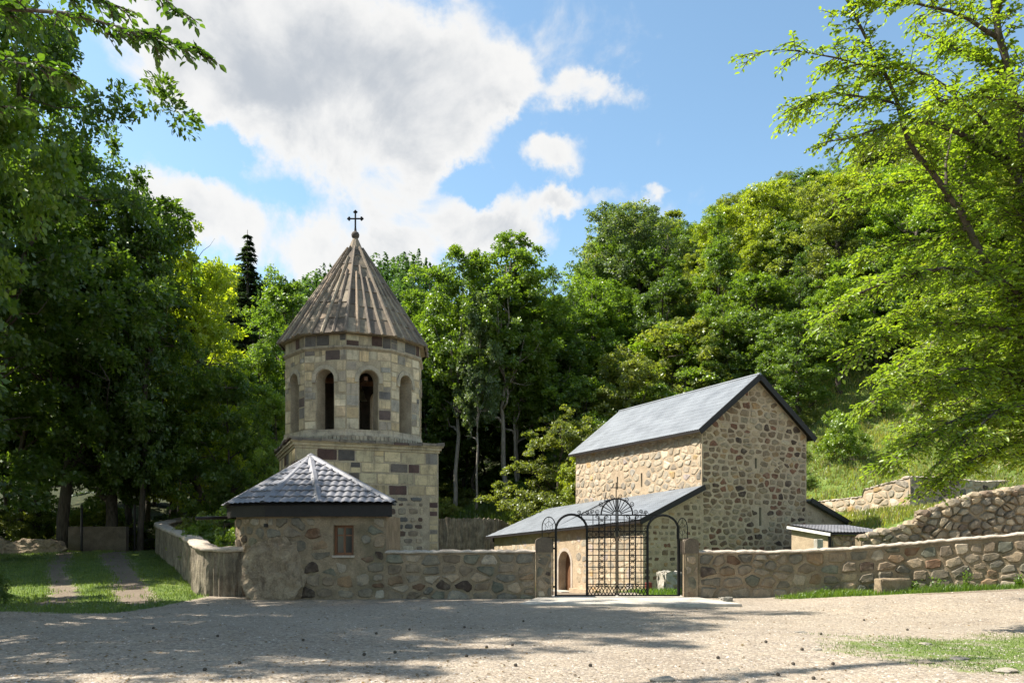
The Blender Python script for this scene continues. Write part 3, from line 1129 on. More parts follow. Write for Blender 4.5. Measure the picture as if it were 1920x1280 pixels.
# ------------------------------------------------------------------ round hut in the wall
def build_hut():
    rnd = random.Random(41)
    apex = Vector((-6.2, 24.7, 4.22))
    eave = [(-4.35, 26.4), (-3.25, 22.12), (-5.28, 22.0), (-6.95, 22.28), (-8.2, 23.1), (-8.78, 24.35), (-8.6, 25.7), (-7.6, 26.9), (-6.0, 27.2)]
    e = empty('round_hut', (-6.2, 24.7, 0), 'small round stone hut with grey metal tile roof and wooden window built into the wall', 'hut')
    ez = 2.66
    E = [Vector((x, y, ez)) for x, y in eave]
    n = len(E)
    roof = MB()
    roof.add([apex - Vector((0, 0, 0.05))] + [p - Vector((0, 0, 0.03)) for p in E], [(0, i + 1, (i + 1) % n + 1) for i in range(n)] + [tuple(range(n, 0, -1))])
    ro = roof.build('roof', M_dark, e)
    for i in range(n):
        a, c = E[i], E[(i + 1) % n]
        roof_sheet([a, c, apex], c - a, 0.225, 0.048, 0.35, 0.04, M_roof_hut, 'tile_sheet', ro, per=8)
    for i in range(n):       # hip caps
        a = E[i] + Vector((0, 0, 0.05))
        d = (apex + Vector((0, 0, 0.045))) - a
        side = d.cross(Vector((0, 0, 1))).normalized()
        up = side.cross(d).normalized()
        V, F = [], []
        for t in (0.0, 0.985):
            for s_, h in ((-0.13, -0.03), (-0.05, 0.035), (0.05, 0.035), (0.13, -0.03)):
                V.append(a + d * t + side * s_ + up * h)
        F = [(k, k + 1, k + 5, k + 4) for k in range(3)] + [(0, 4, 7, 3)]
        part('hip_cap', V, F, M_roof_hut, ro)
    MB().lathe(apex + Vector((0, 0, -0.02)), [(0.16, 0.0), (0.12, 0.07), (0.02, 0.13)], 10).build('roof_cap', M_roof_hut, ro)
    # boxed fascia under the eave
    C = Vector((-6.2, 24.6, 0))
    ins = lambda q, d: q + (Vector((C.x, C.y, q.z)) - q).normalized() * d
    b = MB()
    for i in range(n):
        a, c = ins(E[i], 0.10), ins(E[(i + 1) % n], 0.10)
        a2, c2 = ins(E[i], 0.14), ins(E[(i + 1) % n], 0.14)
        b.add([(a.x, a.y, ez - 0.36), (c.x, c.y, ez - 0.36), (c.x, c.y, ez - 0.035), (a.x, a.y, ez - 0.035), (a2.x, a2.y, ez - 0.36), (c2.x, c2.y, ez - 0.36), (c2.x, c2.y, ez - 0.035), (a2.x, a2.y, ez - 0.035)],
              [(0, 1, 2, 3), (7, 6, 5, 4), (0, 4, 5, 1), (3, 2, 6, 7)])
    b.build('fascia_board', M_dark, e)
    MB().tube([(-8.62, 24.3, 2.33), (-8.9, 23.75, 2.31), (-9.25, 23.4, 2.28)], 0.05, 8).build('rain_spout', M_dark, e)
    # wall: dense polygon round the plan, straight in front
    plan = [(-3.52, 23.4), (-3.52, 22.36), (-5.3, 22.30), (-6.2, 22.36), (-7.0, 22.62), (-7.65, 23.05), (-8.15, 23.65), (-8.4, 24.4), (-8.3, 25.4), (-7.4, 26.6), (-6.0, 26.9), (-4.4, 26.1)]
    pts = [(x, y, 0.0, 2.36) for x, y in plan][::-1]
    front = Path([(x, y, 0.0, 2.345) for x, y in plan[1:10]][::-1])
    V, F = front.body(rnd, 0.4, step=0.12, rows=14, wob=0.012)
    # window opening is set in front of the wall as a recessed niche, so keep the body but cut the niche out
    wx0, wx1, wz0, wz1 = -4.98, -4.42, 1.22, 2.06
    bm = bmesh.new()
    vs = [bm.verts.new(v) for v in V]
    for f in F:
        try:
            bm.faces.new([vs[i] for i in f])
        except ValueError:
            pass
    for co, no in (((wx0, 0, 0), (1, 0, 0)), ((wx1, 0, 0), (1, 0, 0)), ((0, 0, wz0), (0, 0, 1)), ((0, 0, wz1), (0, 0, 1))):
        bmesh.ops.bisect_plane(bm, geom=bm.verts[:] + bm.edges[:] + bm.faces[:], plane_co=co, plane_no=no)
    kill = [f for f in bm.faces if wx0 < f.calc_center_median().x < wx1 and wz0 < f.calc_center_median().z < wz1 and f.calc_center_median().y < 22.9]
    bmesh.ops.delete(bm, geom=kill, context='FACES')
    bm.verts.index_update()
    V = [tuple(v.co) for v in bm.verts]
    F = [tuple(v.index for v in f.verts) for f in bm.faces]
    bm.free()
    body = part('wall_body', V, F, M_mortar, e)
    MB().add([(-3.52, 22.36, -.2), (-3.52, 25.2, -.2), (-3.52, 25.2, 2.345), (-3.52, 22.36, 2.345), (-3.9, 22.4, -.2), (-3.9, 25.2, -.2), (-3.9, 25.2, 2.345), (-3.9, 22.4, 2.345)], [(0, 1, 2, 3), (7, 6, 5, 4), (1, 5, 6, 2), (3, 2, 6, 7)]).build('side_wall', M_mortar, e)
    S = front.S()
    L = front.L
    u_of = lambda x: L - (-3.52 - x)      # along the straight front
    rock = lambda P: any(-1e9 < (p[1] - 1.98) for p in P) and False

    def avoid(P):
        us, vs_ = [p[0] for p in P], [p[1] for p in P]
        if max(us) > u_of(wx0) - 0.04 and min(us) < u_of(wx1) + 0.04 and max(vs_) > wz0 - 0.10 and min(vs_) < wz1 + 0.03:
            return True
        q, _ = S(*pcent(P))
        return ((q.x + 6.75) / 0.95) ** 2 + ((q.z - 0.75) / 1.05) ** 2 < 1
    seeds = [(q[0] + rnd.uniform(-0.10, 0.10), q[1] + rnd.uniform(-0.08, 0.08)) for q in (pcent(k) for k in coursed(rnd, lambda v: (L - 6.6, L - 0.02), 0.0, 2.3, (0.22, 0.48), (0.26, 0.7)))]
    lay(rnd, S, voronoi(rnd, L - 6.6, L - 0.02, 0.0, 2.3, 0.50, 0.40, pts=seeds), e, PAL_WALL, (0.014, 0.045), 0.026, 0.02, avoid=avoid)
    # window
    y = 22.30
    yb = y + 0.17
    w = empty_part = None
    b = MB()
    for x0, x1, z0, z1 in ((wx0, wx0 + 0.002, wz0, wz1),):
        pass
    b.add([(wx0, y + 0.012, wz0), (wx0, yb + 0.2, wz0), (wx0, yb + 0.2, wz1), (wx0, y + 0.012, wz1)], [(0, 1, 2, 3)])
    b.add([(wx1, y + 0.02, wz0), (wx1, yb + 0.2, wz0), (wx1, yb + 0.2, wz1), (wx1, y + 0.02, wz1)], [(3, 2, 1, 0)])
    b.add([(wx0, y + 0.015, wz1), (wx1, y + 0.015, wz1), (wx1, yb + 0.2, wz1), (wx0, yb + 0.2, wz1)], [(0, 1, 2, 3)])
    b.build('window_reveal', M_mortar, e)
    MB().box(wx0 - 0.03, wx1 + 0.03, y - 0.05, yb + 0.05, wz0 - 0.06, wz0).build('window_sill', M_coping, e)
    fr = MB()
    t = 0.075
    fr.box(wx0, wx0 + t, yb, yb + 0.07, wz0, wz1).box(wx1 - t, wx1, yb, yb + 0.07, wz0, wz1)
    fr.box(wx0 + t, wx1 - t, yb, yb + 0.07, wz0, wz0 + t).box(wx0 + t, wx1 - t, yb, yb + 0.07, wz1 - t, wz1)
    fo = fr.build('window_frame', M_wood_or, e)
    xm = (wx0 + wx1) / 2
    MB().box(xm - 0.03, xm + 0.03, yb + 0.005, yb + 0.06, wz0 + t, wz1 - t).build('mullion', M_wood_or, fo)
    zt = wz1 - 0.28
    for x0, x1 in ((wx0 + t, xm - 0.03), (xm + 0.03, wx1 - t)):
        MB().box(x0, x1, yb + 0.008, yb + 0.055, zt - 0.02, zt + 0.02).build('glazing_bar', M_wood_or, fo)
        MB().box(x0, x1, yb + 0.03, yb + 0.04, wz0 + t, zt - 0.02).build('pane', M_glass, fo)
        MB().box(x0, x1, yb + 0.03, yb + 0.04, zt + 0.02, wz1 - t).build('pane', M_glass, fo)
    MB().box(wx0 + t, xm - 0.06, yb + 0.09, yb + 0.10, wz0 + t, zt - 0.05).build('curtain', M_white, fo)
    # drain hole
    MB().lathe((-6.95, 22.6, 2.06), [(0.07, -0.05), (0.07, 0.05)], 8).build('drain_pipe', M_dark, e)


build_hut()


def rock_mesh(seed, c, rx, ry, rz, sub=5, amp=0.22, planes=0):
    bm = bmesh.new()
    bmesh.ops.create_icosphere(bm, subdivisions=sub, radius=1.0)
    from mathutils import noise
    off = Vector((seed * 7.3, seed * 3.1, seed * 1.7))
    rp = random.Random(seed)
    cuts = []
    for _ in range(planes):
        q = Vector((rp.gauss(0, 1), rp.gauss(0, 1), rp.gauss(0, 1))).normalized()
        cuts.append((q, rp.uniform(0.62, 0.98)))
    V = []
    for v in bm.verts:
        d = v.co.normalized()
        k = 1 + amp * noise.fractal(d * 1.6 + off, 1.0, 2.0, 5) + 0.5 * amp * (abs(noise.noise(d * 3.5 + off)) - 0.2)
        k += amp * 0.55 * (0.5 - abs(noise.noise(d * 2.3 + off * 1.3))) + amp * 0.18 * noise.noise(d * 9 + off)
        if cuts:
            dn = (d + 0.16 * Vector((noise.noise(d * 5 + off), noise.noise(d * 5 - off), noise.noise(d * 5 + off * 2)))).normalized()
            kk = min([1.15] + [h_ / dn.dot(q) for q, h_ in cuts if dn.dot(q) > 0.25])
            k = kk * (0.72 + 0.28 * k) + 0.05 * amp * noise.noise(d * 14 + off)
        V.append((c[0] + d.x * k * rx, c[1] + d.y * k * ry, c[2] + d.z * k * rz))
    bm.verts.index_update()
    F = [tuple(v.index for v in f.verts) for f in bm.faces]
    bm.free()
    return V, F


V, F = rock_mesh(3, (-6.62, 22.74, 0.45), 1.08, 0.92, 1.55, 6, 0.30, 26)
part('boulder', V, F, M_rock, None, label='large craggy boulder catching the sun under the corner of the round hut', cat='boulder')


# ------------------------------------------------------------------ shared wall pieces
def panel(o, t, nrm, poly, holes, depth, mat, name, parent, inner=None, recess_name='slit_window'):
    """planar wall face with rectangular recesses (u0, u1, z0, z1)"""
    o, t, nrm = Vector(o), Vector(t), Vector(nrm)
    P = lambda u, v, d=0.0: o + t * u + Vector((0, 0, v)) - nrm * d
    bm = bmesh.new()
    bm.faces.new([bm.verts.new(P(*p)) for p in poly])
    us = sorted({h[0] for h in holes} | {h[1] for h in holes})
    vs = sorted({h[2] for h in holes} | {h[3] for h in holes})
    for u in us:
        bmesh.ops.bisect_plane(bm, geom=bm.verts[:] + bm.edges[:] + bm.faces[:], plane_co=P(u, 0), plane_no=t)
    for v in vs:
        bmesh.ops.bisect_plane(bm, geom=bm.verts[:] + bm.edges[:] + bm.faces[:], plane_co=(0, 0, o.z + v), plane_no=(0, 0, 1))
    kill = []
    for f in bm.faces:
        c = f.calc_center_median() - o
        u, v = c.dot(t), c.z
        if any(h[0] < u < h[1] and h[2] < v < h[3] for h in holes):
            kill.append(f)
    bmesh.ops.delete(bm, geom=kill, context='FACES')
    bm.verts.index_update()
    V = [tuple(v.co) for v in bm.verts]
    F = [tuple(v.index for v in f.verts) for f in bm.faces]
    bm.free()
    w = part(name, V, F, mat, parent)
    for u0, u1, z0, z1 in holes:
        V = [P(u0, z0), P(u1, z0), P(u1, z1), P(u0, z1), P(u0, z0, depth), P(u1, z0, depth), P(u1, z1, depth), P(u0, z1, depth)]
        part(recess_name, V, [(0, 1, 5, 4), (1, 2, 6, 5), (2, 3, 7, 6), (3, 0, 4, 7), (4, 5, 6, 7)], inner or mat, w)
    return w


def arch_face(o, t, nrm, u0, u1, z0, top, uc, hw, sill, spring, depth, mat, name, parent, shrink=1.0, n=10, inner=None):
    """wall face with a round-headed opening and its reveal; top(u) gives the upper edge; shrink narrows the inner side"""
    o, t, nrm = Vector(o), Vector(t), Vector(nrm)
    P = lambda u, v, d: o + t * (uc + (u - uc) * (1 if d == 0 else shrink)) + Vector((0, 0, v)) - nrm * d
    arc = [(uc - hw * math.cos(math.pi * k / n), spring + hw * math.sin(math.pi * k / n)) for k in range(n + 1)]
    V, F = [], []

    def quad(pts, d, flip):
        b = len(V)
        V.extend(P(u, v, d) for u, v in pts)
        idx = tuple(range(b, b + len(pts)))
        F.append(idx[::-1] if flip else idx)
    for d, flip in ((0, False), (depth, True)):
        if d and inner:
            nsplit = len(F)
        quad([(u0, z0), (uc - hw, z0), (uc - hw, spring), (uc - hw, top(uc - hw)), (u0, top(u0))], d, flip)
        quad([(uc + hw, z0), (u1, z0), (u1, top(u1)), (uc + hw, top(uc + hw)), (uc + hw, spring)], d, flip)
        if sill > z0:
            quad([(uc - hw, z0), (uc + hw, z0), (uc + hw, sill), (uc - hw, sill)], d, flip)
        for a, b in zip(arc[:-1], arc[1:]):
            quad([a, b, (b[0], top(b[0])), (a[0], top(a[0]))], d, flip)
    ring = [(uc - hw, sill)] + arc + [(uc + hw, sill)]
    for a, b in zip(ring, ring[1:] + ring[:1]):
        bb = len(V)
        V.extend([P(a[0], a[1], 0), P(b[0], b[1], 0), P(b[0], b[1], depth), P(a[0], a[1], depth)])
        F.append((bb, bb + 3, bb + 2, bb + 1))
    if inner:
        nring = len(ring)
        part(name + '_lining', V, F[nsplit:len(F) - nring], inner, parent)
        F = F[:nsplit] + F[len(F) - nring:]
    return part(name, V, F, mat, parent)


def arch_trim(o, t, nrm, uc, hw, spring, r0, r1, proud, mat, name, parent, n=12, leg=0.0, col=None):
    o, t, nrm = Vector(o), Vector(t), Vector(nrm)
    P = lambda u, v, d: o + t * u + Vector((0, 0, v)) + nrm * d
    pts = [(-1, -leg)] + [(-math.cos(math.pi * k / n), math.sin(math.pi * k / n)) for k in range(n + 1)] + [(1, -leg)] if leg else [(-math.cos(math.pi * k / n), math.sin(math.pi * k / n)) for k in range(n + 1)]
    V, F = [], []
    for cx, sy in pts:
        for r, d in ((r0, -0.02), (r0, proud), (r1, proud), (r1, -0.02)):
            if leg and sy == -leg:
                V.append(P(uc + cx * r, spring - leg, d))
            else:
                V.append(P(uc + cx * r, spring + sy * r, d))
    m = len(pts)
    for i in range(m - 1):
        for k in range(4):
            k2 = (k + 1) % 4
            F.append((i * 4 + k, i * 4 + k2, (i + 1) * 4 + k2, (i + 1) * 4 + k))
    F += [(3, 2, 1, 0), tuple((m - 1) * 4 + k for k in range(4))]
    kw = {}
    return part(name, V, F, mat, parent, col=np.array([col] * len(F)) if col is not None else None)


# ------------------------------------------------------------------ bell tower
def build_tower():
    rnd = random.Random(51)
    gm = R(22)
    t = Vector((math.cos(gm), math.sin(gm), 0))
    bk = Vector((-math.sin(gm), math.cos(gm), 0))
    A = Vector((-7.86, 29.0, 0))
    W, D = 5.40, 5.38
    C = A + t * (W / 2) + bk * (D / 2)
    e = empty('bell_tower', C, 'stone bell tower with arched drum and ribbed conical roof topped by a cross', 'tower')
    zb = 5.02
    body = MB().frame_box(C + Vector((0, 0, (zb - 1.2) / 2)), t, bk, (0, 0, 1), W / 2, D / 2, (zb + 1.2) / 2).build('lower_wall', M_mortar_tw, e)
    pool = []
    # front and left faces: squared blocks above, rubble with quoins below
    cream = [((0.52, 0.43, 0.27), 6), ((0.46, 0.385, 0.25), 3), ((0.20, 0.18, 0.155), 1.2), ((0.10, 0.062, 0.055), 2.3), ((0.12, 0.108, 0.10), 1.6)]
    front = plane_map(A, t, -bk)
    left = plane_map(A + bk * D, -bk, -t)
    right = plane_map(A + t * W, bk, t)
    for S, L in ((front, W), (left, D)):
        lay(rnd, S, coursed(rnd, lambda v: (0.02, L - 0.02), 3.35, zb, (0.36, 0.46), (0.3, 0.85)), body, cream, (0.008, 0.016), 0.010, 0.004, mat=M_ashlar, pool=pool, cut=0.06, flat=0.93, rough=0.1, name='block')
        q = coursed(rnd, lambda v: (L - 0.02 - (0.35 if int(v * 3) % 2 else 0.55), L - 0.02), 0.0, 3.3, (0.28, 0.42), (0.3, 0.75))
        lay(rnd, S, q, body, cream, (0.008, 0.016), 0.012, 0.006, mat=M_ashlar, pool=pool, cut=0.08, flat=0.92, rough=0.1, name='block')
        lay(rnd, S, coursed(rnd, lambda v: (0.03, L - 0.6), 0.4, 3.32, (0.17, 0.34), (0.2, 0.6)), body, PAL_RUBBLE, (0.01, 0.03), 0.03, 0.014, pool=pool)
    lay(rnd, right, coursed(rnd, lambda v: (0.02, D - 0.02), 2.0, zb, (0.34, 0.46), (0.4, 0.9)), body, cream, (0.008, 0.016), 0.010, 0.004, mat=M_ashlar, pool=pool, cut=0.06, flat=0.93, rough=0.1, name='block')
    # stepped cornice
    co = MB()
    for z0, z1, ov in ((zb, zb + 0.09, 0.04), (zb + 0.092, zb + 0.20, 0.10), (zb + 0.202, zb + 0.27, 0.16)):
        co.frame_box(C + Vector((0, 0, (z0 + z1) / 2)), t, bk, (0, 0, 1), W / 2 + ov, D / 2 + ov, (z1 - z0) / 2, (0.42, 0.36, 0.25))
    co.build('cornice', M_ashlar, e)
    # broken roofing slabs along the cornice
    for side, L in ((0, W), (1, D), (2, D)):
        u = -0.15
        while u < L + 0.1:
            w = rnd.uniform(0.35, 0.8)
            w = min(w, L + 0.2 - u)
            if side == 0:
                p = A + t * (u + w / 2) + bk * 0.18
                ax, ay = t, bk
            elif side == 1:
                p = A + bk * (u + w / 2) + t * 0.18
                ax, ay = bk, -t
            else:
                p = A + t * W + bk * (u + w / 2) - t * 0.18
                ax, ay = bk, t
            p = p + Vector((0, 0, zb + 0.325 + rnd.uniform(-0.012, 0.03)))
            c = rnd.choice([(0.16, 0.14, 0.12), (0.22, 0.19, 0.15), (0.11, 0.075, 0.065)])
            MB().frame_box(p, (ax + Vector((0, 0, rnd.uniform(-.04, .04)))).normalized(), (ay + Vector((0, 0, 0.12))).normalized(), (0, 0, 1), w / 2 - 0.01, rnd.uniform(0.38, 0.44), 0.045, c).build('roof_slab', M_slab, e)
            u += w
    # drum: ten sides with round-headed openings
    n, Rc = 10, 2.75
    ap = Rc * math.cos(math.pi / n)
    sw = 2 * Rc * math.sin(math.pi / n)
    z0, z1 = zb + 0.28, 9.34
    drum = empty_drum = MB().lathe(C, [(ap - 0.02, z0 - 0.02), (ap - 0.02, z0 + 0.1)], 10).build('drum', M_mortar_tw, e)
    pal_d = [((0.53, 0.445, 0.315), 5), ((0.50, 0.40, 0.255), 3), ((0.30, 0.27, 0.225), 2), ((0.17, 0.155, 0.145), 0.9), ((0.13, 0.095, 0.085), 0.5)]
    pal_up = [((0.44, 0.38, 0.27), 4), ((0.135, 0.125, 0.12), 3.2), ((0.10, 0.065, 0.058), 2.2), ((0.30, 0.27, 0.22), 2)]
    hw, sill, spring = 0.36, 5.80, 7.68
    depth = 0.55
    for i in range(n):
        th = R(22 + 36 * i)
        nn = Vector((math.sin(th), -math.cos(th), 0))
        tt = Vector((math.cos(th), math.sin(th), 0))
        o = C + nn * ap
        arch_face(o, tt, nn, -sw / 2, sw / 2, z0, lambda u: z1, 0.0, hw, sill, spring, depth, M_mortar_tw, 'drum_wall', drum, shrink=(ap - depth) / ap, inner=M_drum_shade)
        if i in (0, 1, 2, 3, 7, 8, 9):
            arch_trim(o, tt, nn, 0.0, hw, spring, hw + 0.02, hw + 0.17, 0.055, M_ashlar, 'arch_moulding', drum, leg=0.12, col=(0.40, 0.35, 0.27))
            S = plane_map(o, tt, nn)
            h = sw / 2 - 0.005

            def spanl(v):
                lim = hw + 0.015
                if v > spring - 0.13:
                    dz = max(0.0, v - spring)
                    r = hw + 0.18
                    lim = math.sqrt(max(0.0, r * r - dz * dz)) if dz < r else 0.0
                return lim
            for sgn in (-1, 1):
                def span(v, sgn=sgn):
                    l = spanl(v)
                    return (-h, -l) if sgn < 0 else (l, h)
                lay(rnd, S, coursed(rnd, span, 5.80, 8.76, (0.33, 0.47), (0.28, 0.62)), drum, pal_d, (0.006, 0.018), 0.008, 0.003, mat=M_ashlar, pool=pool, cut=0.05, flat=0.94, rough=0.1, name='block')
            lay(rnd, S, coursed(rnd, lambda v: (-h, h), 8.90, z1, (0.34, 0.40), (0.32, 0.6)), drum, pal_up, (0.006, 0.018), 0.008, 0.003, mat=M_ashlar, pool=pool, cut=0.05, flat=0.94, rough=0.1, name='block')
    emit(pool, 300, e)

    def ring(zlo, zhi, r_in, r_out, slope, name, col):
        V, F = [], []
        for k in range(n):
            a = R(22 + 18 + 36 * k)
            d = Vector((math.sin(a), -math.cos(a), 0))
            for r, z in ((r_in, zlo), (r_out - slope, zlo), (r_out, zlo + (zhi - zlo) * 0.55), (r_out, zhi), (r_in, zhi)):
                V.append(C + d * r + Vector((0, 0, z)))
        for k in range(n):
            k2 = (k + 1) % n
            for j in range(5):
                j2 = (j + 1) % 5
                F.append((k * 5 + j, k2 * 5 + j, k2 * 5 + j2, k * 5 + j2))
        part(name, V, F, M_ashlar, e, col=np.array([col] * len(F)))
    ring(8.77, 8.895, Rc - 0.1, Rc + 0.10, 0.08, 'string_course', (0.36, 0.31, 0.24))
    ring(z0 + 0.002, z0 + 0.27, Rc - 0.1, Rc + 0.13, 0.0, 'base_moulding', (0.40, 0.35, 0.27))
    ring(z0 + 0.272, 5.79, Rc - 0.1, Rc + 0.06, -0.03, 'base_moulding', (0.43, 0.37, 0.28))
    for i in (9, 0, 1, 8):          # carved roll of beads along the base
        th = R(22 + 36 * i)
        nn = Vector((math.sin(th), -math.cos(th), 0))
        tt = Vector((math.cos(th), math.sin(th), 0))
        b = MB()
        for k in range(11):
            u = (k - 5) * 0.155
            b.frame_box(C + nn * (ap + 0.125) + tt * u + Vector((0, 0, z0 + 0.16)), tt, nn, (0, 0, 1), 0.055, 0.04, 0.075, (0.38, 0.33, 0.25))
        b.build('carved_beading', M_ashlar, e)
    # beam and bell
    MB().bar(C - t * 2.1 + Vector((0, 0, 8.05)), C + t * 2.1 + Vector((0, 0, 8.05)), 0.16, 0.18).build('bell_beam', M_wood_dk, e)
    MB().bar(C - bk * 2.1 + Vector((0, 0, 7.83)), C + bk * 2.1 + Vector((0, 0, 7.83)), 0.14, 0.16).build('bell_beam', M_wood_dk, e)
    bc = C - bk * 1.0 + Vector((0, 0, 7.15))
    bell = MB().lathe(bc, [(0.27, 0.0), (0.25, 0.03), (0.2, 0.12), (0.165, 0.3), (0.13, 0.42), (0.06, 0.48), (0.03, 0.58)], 18).build('bell', M_bronze, e, smooth=True)
    MB().tube([bc + Vector((0, 0, -0.06)), bc + Vector((0, 0, 0.3))], [0.035, 0.015], 6).build('clapper', M_iron, bell)
    # conical roof of stone slabs and ribs
    Re, ze, zt, Rt = 2.99, 9.36, 13.58, 0.17
    corner = lambda k: C + Vector((math.sin(R(22 + 18 + 36 * k)), -math.cos(R(22 + 18 + 36 * k)), 0)) * Re
    roof = MB()
    V = [C + Vector((0, 0, zt + 0.1))] + [corner(k) * 0.985 + C * 0.015 + Vector((0, 0, ze - 0.0)) for k in range(n)]
    V = [v if i == 0 else Vector((v.x, v.y, ze)) for i, v in enumerate(V)]
    roof.add(V, [(0, i + 1, (i + 1) % n + 1) for i in range(n)] + [tuple(range(n, 0, -1))])
    ro = roof.build('roof', mat_core, e)

    def RP(k, s, tv, lift=0.0):
        a = corner(k - 1) * (1 - s) + corner(k) * s
        a = Vector((a.x, a.y, ze))
        d = Vector((a.x - C.x, a.y - C.y, 0)).normalized()
        top = C + d * Rt + Vector((0, 0, zt))
        p = a + (top - a) * tv
        th = R(22 + 36 * k)
        up = (Vector((math.sin(th), -math.cos(th), 0)) * (zt - ze) + Vector((0, 0, Re))).normalized()
        return p + up * lift
    cols = [(0.20, 0.165, 0.12), (0.16, 0.13, 0.098), (0.235, 0.195, 0.145), (0.125, 0.102, 0.082), (0.21, 0.16, 0.115)]
    for k in range(n):
        tv = -0.008
        row = 0
        while tv < 0.93:
            dt = rnd.uniform(0.13, 0.17)
            t2 = min(tv + dt, 0.95)
            ns = 4 if tv < 0.45 else (2 if tv < 0.75 else 1)
            for j in range(ns):
                s0, s1 = j / ns + 0.004, (j + 1) / ns - 0.004
                l0 = 0.045 + rnd.uniform(-0.008, 0.012)
                l1 = 0.02
                dz = rnd.uniform(-0.012, 0.012)
                lo, hi = tv + dz * (tv > 0), t2 + 0.012
                V = [RP(k, s0, lo, l0), RP(k, s1, lo, l0), RP(k, s1, hi, l1), RP(k, s0, hi, l1), RP(k, s0, lo, -0.02), RP(k, s1, lo, -0.02), RP(k, s1, hi, -0.02), RP(k, s0, hi, -0.02)]
                c = rnd.choice(cols)
                f = rnd.uniform(0.8, 1.2)
                part('roof_slab', V, [(0, 1, 2, 3), (0, 4, 5, 1), (1, 5, 6, 2), (3, 2, 6, 7), (0, 3, 7, 4)], M_slab, ro, origin=V[0], col=np.array([tuple(x * f for x in c)] * 5))
            tv = t2
            row += 1
    for k in range(n):
        for j, tend in ((0, 0.97), (1, rnd.uniform(0.60, 0.72)), (2, rnd.uniform(0.74, 0.86)), (3, rnd.uniform(0.58, 0.70))):
            s = j / 4
            V, F = [], []
            m = 8
            for q in range(m + 1):
                tv = -0.012 + (tend + 0.012) * q / m
                w = 0.075 * (1 - 0.45 * tv)
                cpt = RP(k, s, tv, 0.035)
                upv = (RP(k, s, tv, 1.0) - RP(k, s, tv, 0.0))
                ax = (RP(k, s, min(tv + 0.01, 1)) - RP(k, s, tv)).normalized()
                sd_ = ax.cross(upv).normalized()
                jx = rnd.uniform(-0.006, 0.006)
                for x, h in ((-1, -0.02), (-0.75, 0.045), (0, 0.075), (0.75, 0.045), (1, -0.02)):
                    V.append(cpt + sd_ * (x * w + jx) + upv * h)
            for q in range(m):
                for x in range(4):
                    F.append((q * 5 + x, q * 5 + x + 1, q * 5 + x + 6, q * 5 + x + 5))
            F += [(4, 3, 2, 1, 0), tuple(m * 5 + x for x in range(5))]
            c = rnd.choice(cols)
            part('roof_rib', V, F, M_slab, ro, origin=V[0], col=np.array([tuple(x * 1.4 for x in c)] * len(F)))
    V = []
    cap = MB().lathe(C + Vector((0, 0, zt - 0.42)), [(0.42, -0.02), (0.40, 0.06), (0.13, 0.68), (0.10, 0.74)], 10)
    cap.c = [(0.26, 0.21, 0.155)] * len(cap.f)
    cap.build('roof_cap', M_slab, ro)
    fin = MB().lathe(C + Vector((0, 0, zt + 0.32)), [(0.06, -0.04), (0.10, 0.0), (0.15, 0.07), (0.165, 0.15), (0.13, 0.24), (0.05, 0.29)], 14)
    fin.c = [(0.09, 0.075, 0.065)] * len(fin.f)
    fin.build('finial_ball', M_slab, e, smooth=True)
    cz = zt + 0.58
    cr = MB()
    cr.tube([C + Vector((0, 0, cz)), C + Vector((0, 0, cz + 0.2)), C + Vector((0, 0, cz + 0.55)), C + Vector((0, 0, cz + 0.80))], [0.06, 0.035, 0.035, 0.035], 8)
    cr.tube([C + Vector((-0.23, 0, cz + 0.55)), C + Vector((0.23, 0, cz + 0.55))], 0.033, 8)
    for dx, dz in ((-0.25, 0.55), (0.25, 0.55), (0, 0.82)):
        for a in range(3):
            an = R(90 * a + (90 if dx < 0 else -90 if dx > 0 else 0))
            cr.lathe(C + Vector((dx + 0.045 * math.cos(an), 0, cz + dz - 0.045 + 0.045 * math.sin(an))), [(0.01, 0.0), (0.04, 0.02), (0.045, 0.045), (0.04, 0.07), (0.01, 0.09)], 8)
    cr.build('cross', M_iron, e)


mat_core = M_mortar_tw
build_tower()


# ------------------------------------------------------------------ church
CA = Vector((0.9018, 0.4322, 0))
CB = Vector((-0.4322, 0.9018, 0))
CC = Vector((8.54, 36.0, 0))


